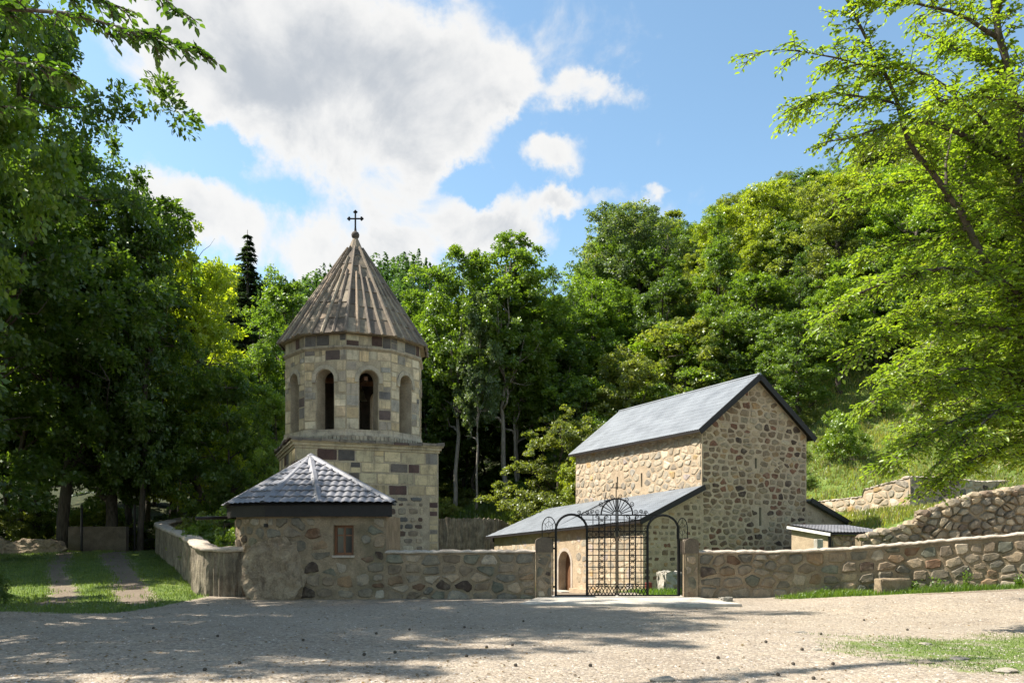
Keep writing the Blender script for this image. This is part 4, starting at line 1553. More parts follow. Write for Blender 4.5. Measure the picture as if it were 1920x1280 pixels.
def build_church():
    rnd = random.Random(61)
    W, L, ez, rz, gz = 6.34, 11.25, 6.72, 9.22, -1.4
    e = empty('church', CC + CA * (W / 2) + CB * (L / 2), 'tall gabled stone church with grey steel roof and narrow slit windows', 'church')
    pool = []
    gp = [(0, gz), (W, gz), (W, ez), (W / 2, rz), (0, ez)]
    hg = [(3.10, 3.22, 5.02, 5.50), (3.36, 3.50, 2.35, 3.20)]
    gable = panel(CC, CA, -CB, gp, hg, 0.4, M_mortar_ch, 'gable_wall', e, M_mortar_tw)
    hs = [(L - 4.75, L - 4.62, 4.35, 5.05), (L - 6.95, L - 6.82, 4.35, 5.02)]
    side = panel(CC + CB * L, -CB, -CA, [(0, gz), (L, gz), (L, ez), (0, ez)], hs, 0.4, M_mortar_ch, 'side_wall', e, M_mortar_tw)
    P = lambda u, v, z: CC + CA * u + CB * v + Vector((0, 0, z))
    part('far_wall', [P(W, 0, gz), P(W, L, gz), P(W, L, ez), P(W, 0, ez), P(0, L, gz), P(0, L, ez), P(W / 2, L, rz)], [(0, 1, 2, 3), (1, 4, 5, 6, 2)], M_mortar_ch, e)
    span = lambda v: (0.03, W - 0.03) if v < ez else (0.10 + (v - ez) * (W / 2) / (rz - ez), W - 0.10 - (v - ez) * (W / 2) / (rz - ez))

    def hit(holes):
        def f(Pl):
            us, vs = [p[0] for p in Pl], [p[1] for p in Pl]
            return any(max(us) > h[0] - 0.02 and min(us) < h[1] + 0.02 and max(vs) > h[2] - 0.02 and min(vs) < h[3] + 0.02 for h in holes)
        return f
    seeds = [(p[0] + rnd.uniform(-0.09, 0.09), p[1] + rnd.uniform(-0.065, 0.065)) for p in (pcent(q) for q in coursed(rnd, span, 0.5, rz - 0.3, (0.20, 0.37), (0.26, 0.66)))]
    gcells = []
    for q in voronoi(rnd, 0.03, W - 0.03, 0.5, rz, 0.44, 0.29, pts=seeds):
        q = clip_poly(q, -(rz - ez), W / 2, W / 2 * ez - 0.10)
        q = clip_poly(q, rz - ez, W / 2, W / 2 * ez + (rz - ez) * W - 0.10) if len(q) > 2 else q
        if len(q) > 2:
            gcells.append(q)
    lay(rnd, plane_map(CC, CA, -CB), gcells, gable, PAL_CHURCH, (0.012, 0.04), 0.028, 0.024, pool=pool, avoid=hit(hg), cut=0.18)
    n_g = len(pool)
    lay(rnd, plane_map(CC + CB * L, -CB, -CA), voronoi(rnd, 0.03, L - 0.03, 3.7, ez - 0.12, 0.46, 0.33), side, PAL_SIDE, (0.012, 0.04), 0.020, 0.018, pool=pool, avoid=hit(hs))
    # main roof
    ov, gv = 0.32, 0.28
    k = (rz - ez) / (W / 2)
    zr = rz + 0.12
    eL, eR = P(-ov, -gv, ez + 0.12 - ov * k), P(W + ov, -gv, ez + 0.12 - ov * k)
    eL2, eR2 = eL + CB * (L + 2 * gv), eR + CB * (L + 2 * gv)
    r0, r1 = P(W / 2, -gv, zr), P(W / 2, L + gv, zr)
    dn = Vector((0, 0, -0.10))
    ro = MB().add([eL, r0, eR, eL2, r1, eR2, eL + dn, r0 + dn, eR + dn, eL2 + dn, r1 + dn, eR2 + dn],
                  [(6, 9, 10, 7), (7, 10, 11, 8), (0, 6, 7, 1), (1, 7, 8, 2), (3, 4, 10, 9), (4, 5, 11, 10), (0, 3, 9, 6), (2, 8, 11, 5), (0, 1, 4, 3), (1, 2, 5, 4)]).build('roof', M_dark, e)
    up = Vector((0, 0, 0.012))
    roof_sheet([eL2 + up, eL + up, r0 + up, r1 + up], -CB, 0.155, 0.028, 0.35, 0.007, M_roof_ch, 'steel_sheet', ro, per=6)
    roof_sheet([eR + up, eR2 + up, r1 + up, r0 + up], CB, 0.155, 0.028, 0.35, 0.007, M_roof_ch, 'steel_sheet', ro, per=4)
    MB().tube([r0 + Vector((0, 0, 0.03)), r1 + Vector((0, 0, 0.03))], 0.07, 8).build('ridge_cap', M_roof_ch, ro)
    for q in (eL, eR):
        MB().bar(q - CB * 0.012 + Vector((0, 0, -0.085)), r0 - CB * 0.012 + Vector((0, 0, -0.085)), 0.05, 0.26, up=(0, 0, 1)).build('verge_board', M_dark, ro)
    # stone eaves course under the roof edge
    MB().frame_box(P(-0.05, L / 2, ez - 0.16), CA, CB, (0, 0, 1), 0.055, L / 2 + 0.02, 0.07).build('eaves_course', M_mortar_ch, e)

    # ---- aisle on the courtyard side
    AW = 3.3
    F_ = CC - CA * AW
    LA = 15.6
    tz = lambda v: 4.02 - 0.45 * v / 14.7            # roof height at the nave wall
    lz = lambda v: 2.52 - 0.62 * v / 16.0            # roof height at the eave
    ag = panel(F_ + CA * 0.12, CA, -CB, [(0, gz), (AW - 0.125, gz), (AW - 0.125, tz(0) - 0.1), (0, lz(0) - 0.06)], [], 0.1, M_mortar_ch, 'aisle_gable', e)
    slope = lambda u: lz(0) - 0.1 + (tz(0) - lz(0)) * u / AW

    cells = [c for c in coursed(rnd, lambda v: (0.03, AW - 0.15), -0.7, 3.8, (0.22, 0.36), (0.24, 0.6), skip=0.06) if max(p[1] for p in c) < slope(min(p[0] for p in c)) - 0.02]
    lay(rnd, plane_map(F_ + CA * 0.12, CA, -CB), cells, ag, PAL_CHURCH, (0.010, 0.028), 0.042, 0.02, pool=pool, cut=0.18)
    so = F_ + CA * 0.12 + CB * LA
    ud = LA - 6.9
    ts = lambda u: lz(LA - u) - 0.06
    aw = arch_face(so, -CB, -CA, 0, LA, gz, ts, ud, 0.62, gz, 0.50, 0.55, M_mortar_ch, 'aisle_wall', e)
    arch_trim(so, -CB, -CA, ud, 0.62, 0.50, 0.63, 0.80, 0.02, M_coping, 'door_arch', e, leg=1.4)
    dpt = so - CB * ud + CA * 0.42
    db = MB()
    n = 8
    pts = [(-0.62, -0.93), (0.62, -0.93), (0.62, 0.5)] + [(0.62 * math.cos(math.pi * q / n), 0.5 + 0.62 * math.sin(math.pi * q / n)) for q in range(1, n + 1)]
    V = [dpt - CB * u + Vector((0, 0, z)) for u, z in pts]
    V2 = [v + CA * 0.06 for v in V]
    m = len(V)
    db.add(V + V2, [tuple(range(m)), tuple(range(2 * m - 1, m - 1, -1))] + [(i, i + m, (i + 1) % m + m, (i + 1) % m) for i in range(m)])
    door = db.build('door', M_wood_dk, e)
    for q in range(-3, 4):
        p0 = dpt - CB * (q * 0.17) - CA * 0.012
        MB().frame_box(p0 + Vector((0, 0, -0.2)), CB, CA, (0, 0, 1), 0.075, 0.012, 0.70).build('plank', M_wood_dk, door)
    MB().frame_box(so - CB * ud - CA * 0.35 + Vector((0, 0, -1.02)), CB, CA, (0, 0, 1), 1.0, 0.4, 0.14).build('door_step', M_conc, e)
    MB().frame_box(so - CB * (ud + 2.2) - CA * 0.15 + Vector((0, 0, -0.95)), CB, CA, (0, 0, 1), 1.2, 0.16, 0.25).build('stone_bench', M_mortar_ch, e)
    vr = [c for c in voronoi(rnd, 0.03, LA - 0.03, -0.95, 2.3, 0.55, 0.40) if max(p[1] for p in c) < ts(max(p[0] for p in c)) - 0.05]
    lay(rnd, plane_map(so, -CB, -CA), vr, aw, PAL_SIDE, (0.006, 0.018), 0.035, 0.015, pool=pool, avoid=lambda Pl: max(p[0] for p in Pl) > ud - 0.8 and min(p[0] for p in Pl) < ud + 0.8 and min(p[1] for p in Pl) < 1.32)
    Q = lambda u, v, z: CC + CA * u + CB * v + Vector((0, 0, z))
    k2 = (tz(0) - lz(0)) / AW
    n0, n1 = Q(-AW - 0.22, -0.25, lz(0) - 0.2 * k2 + 0.06), Q(-AW - 0.22, 16.1, lz(16) - 0.2 * k2 + 0.06)
    t0, t1 = Q(-0.01, -0.25, tz(0) + 0.06), Q(-0.01, 14.7, tz(14.7) + 0.06)
    dn = Vector((0, 0, -0.09))
    ar = MB().add([n0, t0, t1, n1, n0 + dn, t0 + dn, t1 + dn, n1 + dn], [(0, 1, 2, 3), (7, 6, 5, 4), (0, 4, 5, 1), (3, 2, 6, 7), (0, 3, 7, 4), (1, 5, 6, 2)]).build('aisle_roof', M_dark, e)
    # steel on the slightly twisted plane: two planar halves
    for va, vb in ((-0.25, 7.6), (7.6, 16.1)):
        def edge(v):
            return Q(-AW - 0.22, v, lz(max(v, 0)) - 0.2 * k2 + 0.06), Q(-0.01, min(v, 14.7), tz(max(0, min(v, 14.7))) + 0.06)
        (a0, b0), (a1, b1) = edge(va), edge(vb)
        upv = Vector((0, 0, 0.035))
        roof_sheet([a1 + upv, a0 + upv, b0 + upv, b1 + upv], a0 - a1, 0.155, 0.028, 0.35, 0.007, M_roof_ch, 'steel_sheet', ar, per=6)
    MB().bar(n0 - CB * 0.03 + Vector((0, 0, -0.04)), t0 - CB * 0.03 - CA * 0.02 + Vector((0, 0, -0.04)), 0.05, 0.24).build('verge_board', M_dark, ar)
    MB().bar(n1 + CA * 3.3 + CB * 0.0, n1 + CA * 0.4 + Vector((0, 0, -0.15)), 0.2, 0.3).build('end_plate', M_dark, ar)
    # far end wall of the aisle
    part('aisle_end_wall', [so + Vector((0, 0, gz)), so + CA * (AW - 0.1) + Vector((0, 0, gz)), so + CA * (AW - 0.1) + Vector((0, 0, 3.4)), so + Vector((0, 0, 1.8))], [(0, 3, 2, 1)], M_mortar_ch, e)

    # ---- aisle on the hill side
    Dp = CC + CA * W
    rg = panel(Dp, CA, -CB, [(0.003, gz), (3.0, gz), (3.0, 2.35), (0.003, 3.5)], [], 0.1, M_mortar_ch, 'hill_aisle_wall', e)
    cells = [c for c in coursed(rnd, lambda v: (0.05, 2.9), 1.0, 3.4, (0.24, 0.36), (0.26, 0.6), skip=0.08) if max(p[1] for p in c) < 3.4 - 0.4 * max(p[0] for p in c)]
    lay(rnd, plane_map(Dp, CA, -CB), cells, rg, PAL_CHURCH, (0.010, 0.028), 0.042, 0.02, pool=pool, cut=0.18)
    a0, a1 = Q(W + 0.01, -0.25, 3.66), Q(W + 3.25, -0.25, 2.32)
    b0, b1 = a0 + CB * 11, a1 + CB * 11
    MB().add([a0, a1, b1, b0, a0 + dn, a1 + dn, b1 + dn, b0 + dn], [(3, 2, 1, 0), (4, 5, 6, 7), (0, 1, 5, 4), (1, 2, 6, 5), (2, 3, 7, 6), (3, 0, 4, 7)]).build('hill_aisle_roof', M_roof_ch, e)
    MB().bar(a0 - CB * 0.03 + CA * 0.02 + Vector((0, 0, -0.05)), a1 - CB * 0.03 + Vector((0, 0, -0.05)), 0.05, 0.22).build('verge_board', M_dark, e)
    emit(pool, 330, e)


build_church()


# ------------------------------------------------------------------ shed at the foot of the church
def build_shed():
    rnd = random.Random(71)
    K = Vector((13.1, 33.0, 0))
    e = empty('candle_shed', K, 'low shed with grey sheet roof and pale arched side wall against the church', 'shed')
    D, W = 2.1, 3.1
    so = K + CB * D
    w = arch_face(so, -CB, -CA, 0, D, -0.5, lambda u: 2.16 - 0.28 * u / D, 0.62, 0.26, 0.2, 1.02, 0.3, M_mortar_ch, 'side_wall', e)
    MB().frame_box(so - CB * 0.62 + CA * 0.3 + Vector((0, 0, 0.8)), CB, CA, (0, 0, 1), 0.3, 0.02, 0.6).build('niche_back', M_wood_dk, e)
    fw = panel(K, CA, -CB, [(0, -0.5), (W, -0.5), (W, 1.84), (0, 1.86)], [], 0.1, M_mortar, 'front_wall', e)
    lay(rnd, plane_map(K, CA, -CB), voronoi(rnd, 0.12, W, 0.4, 1.84, 0.32, 0.25), fw, PAL_DRY, (0.02, 0.05), 0.02, 0.012)
    MB().box(K.x - 0.05, K.x + 0.05, K.y - 0.06, K.y + 0.04, -0.3, 1.9).build('corner_post', M_dark, e)
    P = lambda u, v, z: K + CA * u + CB * v + Vector((0, 0, z))
    n0, n1, b1, b0 = P(-0.15, -0.2, 1.95), P(W + 0.2, -0.2, 1.97), P(W + 0.2, D + 0.1, 2.33), P(-0.15, D + 0.1, 2.29)
    dn = Vector((0, 0, -0.07))
    ro = MB().add([n0, n1, b1, b0, n0 + dn, n1 + dn, b1 + dn, b0 + dn], [(0, 1, 2, 3), (7, 6, 5, 4), (0, 4, 5, 1), (1, 5, 6, 2), (2, 6, 7, 3), (3, 7, 4, 0)]).build('roof', M_dark, e)
    up = Vector((0, 0, 0.02))
    roof_sheet([n0 + up, n1 + up, b1 + up, b0 + up], n1 - n0, 0.19, 0.03, 0.35, 0.02, M_roof_hut, 'tile_sheet', ro)
    MB().bar(n0 - CA * 0.02 + Vector((0, 0, -0.06)), b0 - CA * 0.02 + Vector((0, 0, -0.06)), 0.03, 0.12).build('fascia_board', M_white, ro)


build_shed()

# ------------------------------------------------------------------ retaining walls and ruins on the slope
def rubble_wall(name, pts, label, seed, du, dv, pal, depth, thick=0.5, cap=True, mort=None, inset=0.02, top_rocks=False, vmin=-0.1, limit=300):
    rnd = random.Random(seed)
    p = Path(pts)
    m = p.xy(p.L / 2)
    e = empty(name, (m[0], m[1], p.base(p.L / 2)), label, 'stone wall')
    V, F = p.body(rnd, thick, step=0.2, rows=6, wob=0.02)
    part('wall_core', V, F, mort or M_mortar_ch, e)
    hmax = max(p.top(u) - p.base(u) for u in np.linspace(0, p.L, 40))
    cells = []
    for c in voronoi(rnd, 0.02, p.L - 0.02, vmin, hmax, du, dv):
        uc, vc = pcent(c)
        if vc < p.top(uc) - p.base(uc) - 0.05:
            lim = p.top(uc) - p.base(uc) + (0.06 if top_rocks else -0.01)
            cells.append([(a, min(b, lim)) for a, b in c])
    lay(rnd, p.S(), cells, e, pal, depth, inset, 0.014, limit=limit)
    if cap:
        V, F = p.coping(rnd, thick, over=0.03, h=0.06, lump=0.03)
        part('coping', V, F, M_coping, e)
    if top_rocks:
        u = 0.1
        while u < p.L:
            q, t = p.xy(u), p.tan(u)
            r = rnd.uniform(0.13, 0.24)
            for off in (0.05, 0.32):
                V, F = rock_mesh(rnd.random() * 50, (q[0] - t[1] * off, q[1] + t[0] * off, p.top(u) + r * 0.2), r * rnd.uniform(0.9, 1.3), r, r * 0.75, 2, 0.3)
                c = rnd.choice(pal)[0]
                part('capstone', V, F, M_stone, e, col=np.array([tuple(x * 1.1 for x in c)] * len(F)))
            u += r * 2.0
    return e


w1 = [(17.3, 45.4, 2.4, 3.85), (18.64, 42.6, 2.2, 3.97), (18.68, 42.5, 2.2, 4.34), (19.9, 40.0, 2.0, 4.82)]
rubble_wall('terrace_wall', w1, 'sunlit rubble terrace wall stepping up the slope behind the church', 81, 0.5, 0.36, PAL_SIDE, (0.02, 0.05))
w2 = [(19.9, 40.0, 2.0, 4.82), (22.5, 41.2, 2.3, 4.86), (25, 42.4, 2.5, 4.75), (29, 44.0, 3.0, 5.0)]
rubble_wall('terrace_wall', w2, 'shaded rubble terrace wall turning right from the sunlit corner under the grass slope', 82, 0.5, 0.36, PAL_RUBBLE, (0.02, 0.06))
w3 = [(13.35, 30.6, 0.2, 1.70), (14.3, 30.5, 0.4, 1.95), (15.2, 30.4, 0.5, 2.2), (15.62, 30.35, 0.5, 2.62), (16.4, 30.3, 0.6, 2.92), (17.4, 30.2, 0.7, 3.28), (19.3, 30.0, 0.9, 3.55), (22, 29.8, 1.2, 3.8)]
rubble_wall('dry_stone_wall', w3, 'rough dry stone wall of rounded boulders climbing to the right', 83, 0.34, 0.27, PAL_DRY, (0.06, 0.15), 0.7, cap=False, mort=M_mortar, inset=0.006, top_rocks=True, vmin=0.6)


def drip_wall():
    rnd = random.Random(84)
    pts = [(-6.4, 50.6), (-4.8, 50.8), (-2.2, 51.0), (-0.8, 51.2), (-0.1, 51.8), (0.5, 53.4)]
    p = Path([(x, y, 0.0, 3.1) for x, y in pts])
    n = int(p.L / 0.09)
    V, F = [], []
    for u in np.linspace(0, p.L, n):
        q, t = p.xy(u), p.tan(u, 0.3)
        nn = np.array([t[1], -t[0]])
        w = 0.05 * math.sin(3.1 * u) + 0.03 * math.sin(11 * u + 1) + rnd.gauss(0, 0.018)
        tp = 3.1 + rnd.uniform(-0.08, 0.06) - 0.25 * max(0, u - 5.2)
        for z, d in ((-1.0, w + 0.1), (1.0, w + 0.06), (2.2, w), (tp, w * 0.5), (tp, -0.5), (-1, -0.5)):
            xy = q + nn * d
            V.append((xy[0], xy[1], z))
    for i in range(n - 1):
        for k in range(5):
            F.append((i * 6 + k, (i + 1) * 6 + k, (i + 1) * 6 + k + 1, i * 6 + k + 1))
    part('retaining_wall', V, F, M_shot, None, label='brown retaining wall streaked with vertical cement drips beside the tower', cat='retaining wall')


drip_wall()

# ------------------------------------------------------------------ iron gate
def build_gate():
    YY = 22.58
    s = 1500 / YY
    g = lambda zx, zy, dy=0.0: Vector(((980 + zx / 4.742 - 960) / s, YY + dy, max(0.085, EYE + (HY - (880 + zy / 4.742)) / s)))
    e = empty('iron_gate', g(838, 1140), 'black wrought iron double gate with cross lattice, arched sides and scrolled fanlight', 'gate')
    r1, r2, r3 = 0.035, 0.018, 0.0125

    def arch(x0, x1, top, spring, n=14):
        c, rx, ry = (x0 + x1) / 2, (x1 - x0) / 2, spring - top
        return [g(x0, 1122)] + [g(c - rx * math.cos(math.pi * k / n), spring - ry * math.sin(math.pi * k / n)) for k in range(n + 1)] + [g(x1, 1122)]
    MB().tube(arch(295, 572, 398, 535), r1, 6).build('arched_side_frame', M_iron, e)
    MB().tube(arch(1110, 1384, 405, 535), r1, 6).build('arched_side_frame', M_iron, e)
    MB().bar(g(283, 1120), g(826, 1120), 0.03, 0.04).build('bottom_rail', M_iron, e)
    MB().bar(g(850, 1120), g(1397, 1120), 0.03, 0.04).build('bottom_rail', M_iron, e)
    MB().bar(g(435, 401), g(826, 401), 0.03, 0.036).build('top_rail', M_iron, e)
    MB().bar(g(850, 403), g(1245, 405), 0.03, 0.036).build('top_rail', M_iron, e)
    for x in (831, 846):
        MB().bar(g(x, 258), g(x, 1150), 0.036, 0.042, up=(0, 1, 0)).build('meeting_stile', M_iron, e)
    MB().bar(g(574, 1040), g(826, 1040), 0.02, 0.024).build('kick_rail', M_iron, e)
    MB().bar(g(850, 1040), g(1108, 1040), 0.02, 0.024).build('kick_rail', M_iron, e)
    # kick panel lattice
    for x0, x1 in ((580, 826), (852, 1106)):
        k = (x1 - x0) / 8
        for i in range(8):
            for a, b in ((0, 1.0), (1.0, 0)):
                MB().tube([g(x0 + k * (i + a), 1045, 0.006 if a else -0.006), g(x0 + k * (i + b), 1112, 0.006 if a else -0.006)], r3, 5).build('lattice_bar', M_iron, e)
    # square grid
    left_x, right_x = [577 + 0, 627, 780], [903, 1053]
    import itertools
    for x, z0, z1 in [(525, 405, 450), (625, 405, 1036), (783, 405, 1036), (902, 405, 1036), (1052, 405, 1036), (1150, 405, 450)]:
        MB().tube([g(x, z0), g(x, z1)], r3, 5).build('grid_bar', M_iron, e)
    for z in (445, 498, 657, 707, 760, 812, 865, 916, 968, 1018):
        xl, xr = (574, 1108)
        if z == 445:
            xl, xr = 535, 1150
        if z == 498:
            xl, xr = 566, 1116
        MB().tube([g(xl, z), g(826, z)], r3, 5).build('grid_bar', M_iron, e)
        MB().tube([g(852, z), g(xr, z)], r3, 5).build('grid_bar', M_iron, e)

    def spiral(c, rad, turn, start, flip=1, n=22):
        pts = []
        for k in range(n + 1):
            q = k / n
            r = rad * (1 - 0.82 * q)
            a = start + flip * turn * 2 * math.pi * q
            pts.append(g(c[0] + r * math.cos(a), c[1] - r * math.sin(a)))
        return pts

    def scroll(c, rad=20, start=-90, flip=1, turn=1.6, th=0.012):
        MB().tube(spiral(c, rad, turn, R(start), flip), [th * (1 - 0.4 * k / 22) for k in range(23)], 5).build('scroll', M_iron, e)
    # latticed crosses
    for xa, xb, hx0, hx1 in ((678, 730, 580, 822), (950, 1003, 856, 1104)):
        for x in (xa, xb):
            MB().tube([g(x, 412), g(x, 1034)], r2, 6).build('cross_bar', M_iron, e)
        for z in (549, 603):
            MB().tube([g(hx0, z), g(hx1, z)], r2, 6).build('cross_bar', M_iron, e)
        z = 425
        while z < 1020:
            o = MB()
            o.tube([g(xa, z), g(xb, z + 52)], 0.008, 4).tube([g(xb, z), g(xa, z + 52)], 0.008, 4)
            cx, cz = (xa + xb) / 2, z + 26
            o.tube([g(cx + 11 * math.cos(a), cz + 11 * math.sin(a)) for a in np.linspace(0, 2 * math.pi, 10, endpoint=False)], 0.008, 4, closed=True)
            o.build('ornament', M_iron, e)
            z += 52
        for x0 in [hx0 + k * (hx1 - hx0) / 5 for k in range(5)]:
            x1 = x0 + (hx1 - hx0) / 5
            if abs((x0 + x1) / 2 - (xa + xb) / 2) < 20:
                continue
            o = MB()
            o.tube([g(x0, 549), g(x1, 603)], 0.008, 4).tube([g(x1, 549), g(x0, 603)], 0.008, 4)
            cx, cz = (x0 + x1) / 2, 576
            o.tube([g(cx + 11 * math.cos(a), cz + 11 * math.sin(a)) for a in np.linspace(0, 2 * math.pi, 10, endpoint=False)], 0.008, 4, closed=True)
            o.build('ornament', M_iron, e)
        for x, f in ((xa - 14, -1), (xb + 14, 1)):
            scroll((x, 424), 17, 90 - 90 * f, f, 1.3)
            scroll((x, 1020), 17, 90 - 90 * f, -f, 1.3)
        for x, f in ((hx0 + 12, -1), (hx1 - 12, 1)):
            scroll((x, 530), 17, -90, f, 1.3)
            scroll((x, 622), 17, 90, -f, 1.3)
    # fanlight
    MB().tube([g(838 - 140 * math.cos(math.pi * k / 20), 398 - 140 * math.sin(math.pi * k / 20)) for k in range(21)], 0.022, 6).build('fan_arch', M_iron, e)
    MB().tube([g(838 - 38 * math.cos(math.pi * k / 12), 398 - 34 * math.sin(math.pi * k / 12)) for k in range(13)], 0.014, 6).build('fan_hub', M_iron, e)
    for k in (1, 2, 3, 4, 5, 7, 8, 9, 10, 11):
        a = math.pi * k / 12
        MB().tube([g(838 - 38 * math.cos(a), 398 - 34 * math.sin(a)), g(838 - 138 * math.cos(a), 398 - 138 * math.sin(a))], r3, 5).build('spoke', M_iron, e)
    for cx, cz, rr, st, fl in ((500, 378, 18, -90, 1), (572, 376, 17, -90, 1), (620, 371, 18, -90, -1), (666, 374, 22, -60, -1), (697, 306, 22, -45, -1), (744, 266, 22, -30, -1), (796, 240, 21, -20, -1),
                               (866, 236, 21, 200, 1), (922, 264, 22, 210, 1), (970, 304, 22, 225, 1), (1002, 374, 22, 240, 1), (1050, 371, 18, -90, 1), (1096, 378, 17, -90, -1)):
        scroll((cx, cz), rr, st, fl)
    MB().tube([g(518, 396), g(545, 372), g(572, 393), g(600, 388), g(638, 372), g(660, 396)], 0.008, 5).build('scroll', M_iron, e)
    MB().tube([g(1020, 396), g(1040, 372), g(1068, 388), g(1110, 380), g(1125, 402)], 0.008, 5).build('scroll', M_iron, e)
    # cross on top
    c = MB()
    c.tube([g(831, 255), g(831, 122)], 0.014, 6).tube([g(790, 160), g(872, 160)], 0.012, 6)
    for q in ((831, 118), (786, 160), (876, 160)):
        c.lathe(g(*q) - Vector((0, 0, 0.02)), [(0.004, 0), (0.018, 0.012), (0.018, 0.028), (0.004, 0.04)], 6)
    c.build('cross', M_iron, e)
    # hinge posts and side ovals over the piers
    MB().bar(g(268, 612), g(268, 1150), 0.03, 0.05, up=(0, 1, 0)).build('hinge_post', M_iron, e)
    for x in (1400, 1416):
        MB().bar(g(x, 622), g(x, 1135), 0.03, 0.04, up=(0, 1, 0)).build('hinge_post', M_iron, e)
    for x, y in ((283, 700), (283, 1040)):
        MB().bar(g(x - 14, y), g(x + 12, y), 0.03, 0.05).build('hinge', M_iron, e)
    for cx, rx, z1, zt in ((233, 60, 602, 420), (1419, 46, 615, 430)):
        cz = zt + (z1 - zt) * 0.52
        o = MB().tube([g(cx - rx, z1)] + [g(cx - rx * math.cos(math.pi * k / 16), cz - (cz - zt) * math.sin(math.pi * k / 16)) for k in range(17)] + [g(cx + rx, z1)], 0.014, 6)
        o.tube([g(cx - rx, z1), g(cx + rx, z1)], 0.012, 5)
        po = o.build('side_panel', M_iron, e)
        st = MB()
        pr, pz = rx * 0.62, (z1 - zt) * 0.32
        for k in range(6):
            a, b = math.pi * (k / 3 + 0.5), math.pi * ((k + 1) / 3 + 0.5)
            st.tube([g(cx + pr * math.cos(a), cz - pz * math.sin(a)), g(cx + pr * math.cos(b), cz - pz * math.sin(b))], 0.007, 4)
            st.tube([g(cx + pr * math.cos(a), cz - pz * math.sin(a)), g(cx + rx * 0.97 * math.cos(a), cz - (cz - zt) * 0.95 * math.sin(a))], 0.007, 4)
            st.tube([g(cx + pr * math.cos(a), cz - pz * math.sin(a)), g(cx + 0.25 * pr * math.cos(a + 0.5), cz - 0.25 * pz * math.sin(a + 0.5))], 0.007, 4)
        st.build('star_ornament', M_iron, po)


build_gate()


# ------------------------------------------------------------------ small stone things
def block(name, c, hx, hy, hz, rot, mat, label, cat, seed, rough=0.03, parent=None):
    """a roughly squared stone, subdivided and worn"""
    rnd = random.Random(seed)
    bm = bmesh.new()
    bmesh.ops.create_cube(bm, size=2)
    bmesh.ops.bevel(bm, geom=bm.edges[:], offset=0.12, segments=1, affect='EDGES')
    bmesh.ops.subdivide_edges(bm, edges=bm.edges[:], cuts=2, use_grid_fill=True)
    m = Matrix.Rotation(rot, 3, 'Z')
    V = []
    for v in bm.verts:
        p = Vector((v.co.x * hx, v.co.y * hy, v.co.z * hz)) + Vector((rnd.gauss(0, 1), rnd.gauss(0, 1), rnd.gauss(0, 1))) * rough * min(hx, hy, hz)
        V.append(Vector(c) + m @ p)
    bm.verts.index_update()
    F = [tuple(v.index for v in f.verts) for f in bm.faces]
    bm.free()
    kw = {} if parent else dict(label=label, cat=cat)
    return part(name, V, F, mat, parent, **kw)


block('stone_block', (10.35, 21.75, 0.36), 0.43, 0.2, 0.24, 0.03, M_mortar, 'flat topped stone block standing in the grass against the long wall', 'stone block', 1, 0.05)
block('carved_stone', (5.65, 28.6, 0.18), 0.36, 0.3, 0.34, 0.3, M_grave, 'pale broken carved stone standing on the grass behind the gate', 'carved stone', 2, 0.12)
block('stone_plinth', (5.72, 28.45, -0.32), 0.48, 0.4, 0.18, 0.3, M_mortar, 'low stone plinth under the pale carved stone behind the gate', 'stone block', 3, 0.06)
block('red_post', (4.93, 28.9, -0.14), 0.1, 0.1, 0.27, 0.2, M_red, 'short dark red post on a stone foot behind the gate', 'post', 4)
block('post_foot', (4.95, 28.9, -0.50), 0.26, 0.2, 0.12, 0.1, M_grave, 'low pale stone foot under the short red post', 'stone block', 5, 0.06)
t = empty('tombstone', (11.75, 30.6, 0.2), 'pale stepped stone tombstone rising over the long wall by the shed', 'tombstone')
block('base', (11.75, 30.6, 0.75), 0.30, 0.16, 0.58, 0.2, M_grave, None, None, 6, 0.04, t)
block('upper_block', (11.72, 30.6, 1.5), 0.13, 0.12, 0.20, 0.2, M_grave, None, None, 7, 0.04, t)
block('field_stone', (5.75, 21.5, 0.05), 0.16, 0.1, 0.06, 0.4, M_grave, 'small grey stone lying at the foot of the wall beside the concrete apron', 'stone', 8, 0.15)

# left side: concrete slab wall, rock heap, posts
GZ = lambda x, y: float(G(x, y))
b = MB()
b.box(-22.2, -19.3, 40.0, 40.3, GZ(-20.5, 40) - 0.3, GZ(-20.5, 40) + 1.25)
b.build('concrete_wall', M_cap, None, label='short dark concrete wall at the end of the dirt track', cat='wall')
V, F = rock_mesh(9, (-22.9, 38.6, GZ(-22.6, 38.4) + 0.1), 1.6, 1.0, 0.8, 5, 0.3, 18)
part('rock_heap', V, F, M_rock, None, label='long dark rock lying before the concrete wall at the forest edge', cat='rock')
V, F = rock_mesh(12, (-25.0, 38.8, GZ(-25, 38.8) + 0.1), 1.2, 0.9, 0.6, 5, 0.3, 18)
part('rock_heap', V, F, M_rock, None, label='smaller dark rock on the left end of the rock line under the trees', cat='rock')
for x, y, hh, lb in ((-19.15, 40.6, 2.4, 'thin dark post at the right end of the concrete wall by the track'), (-21.3, 39.6, 2.3, 'thin dark post in front of the middle of the concrete wall')):
    MB().tube([(x, y, GZ(x, y) - 0.3), (x, y, GZ(x, y) + hh)], 0.06, 8).build('fence_post', M_dark, None, label=lb, cat='post')


# ------------------------------------------------------------------ trees
def unit(v):
    return v / np.maximum(np.linalg.norm(v, axis=-1, keepdims=True), 1e-9)


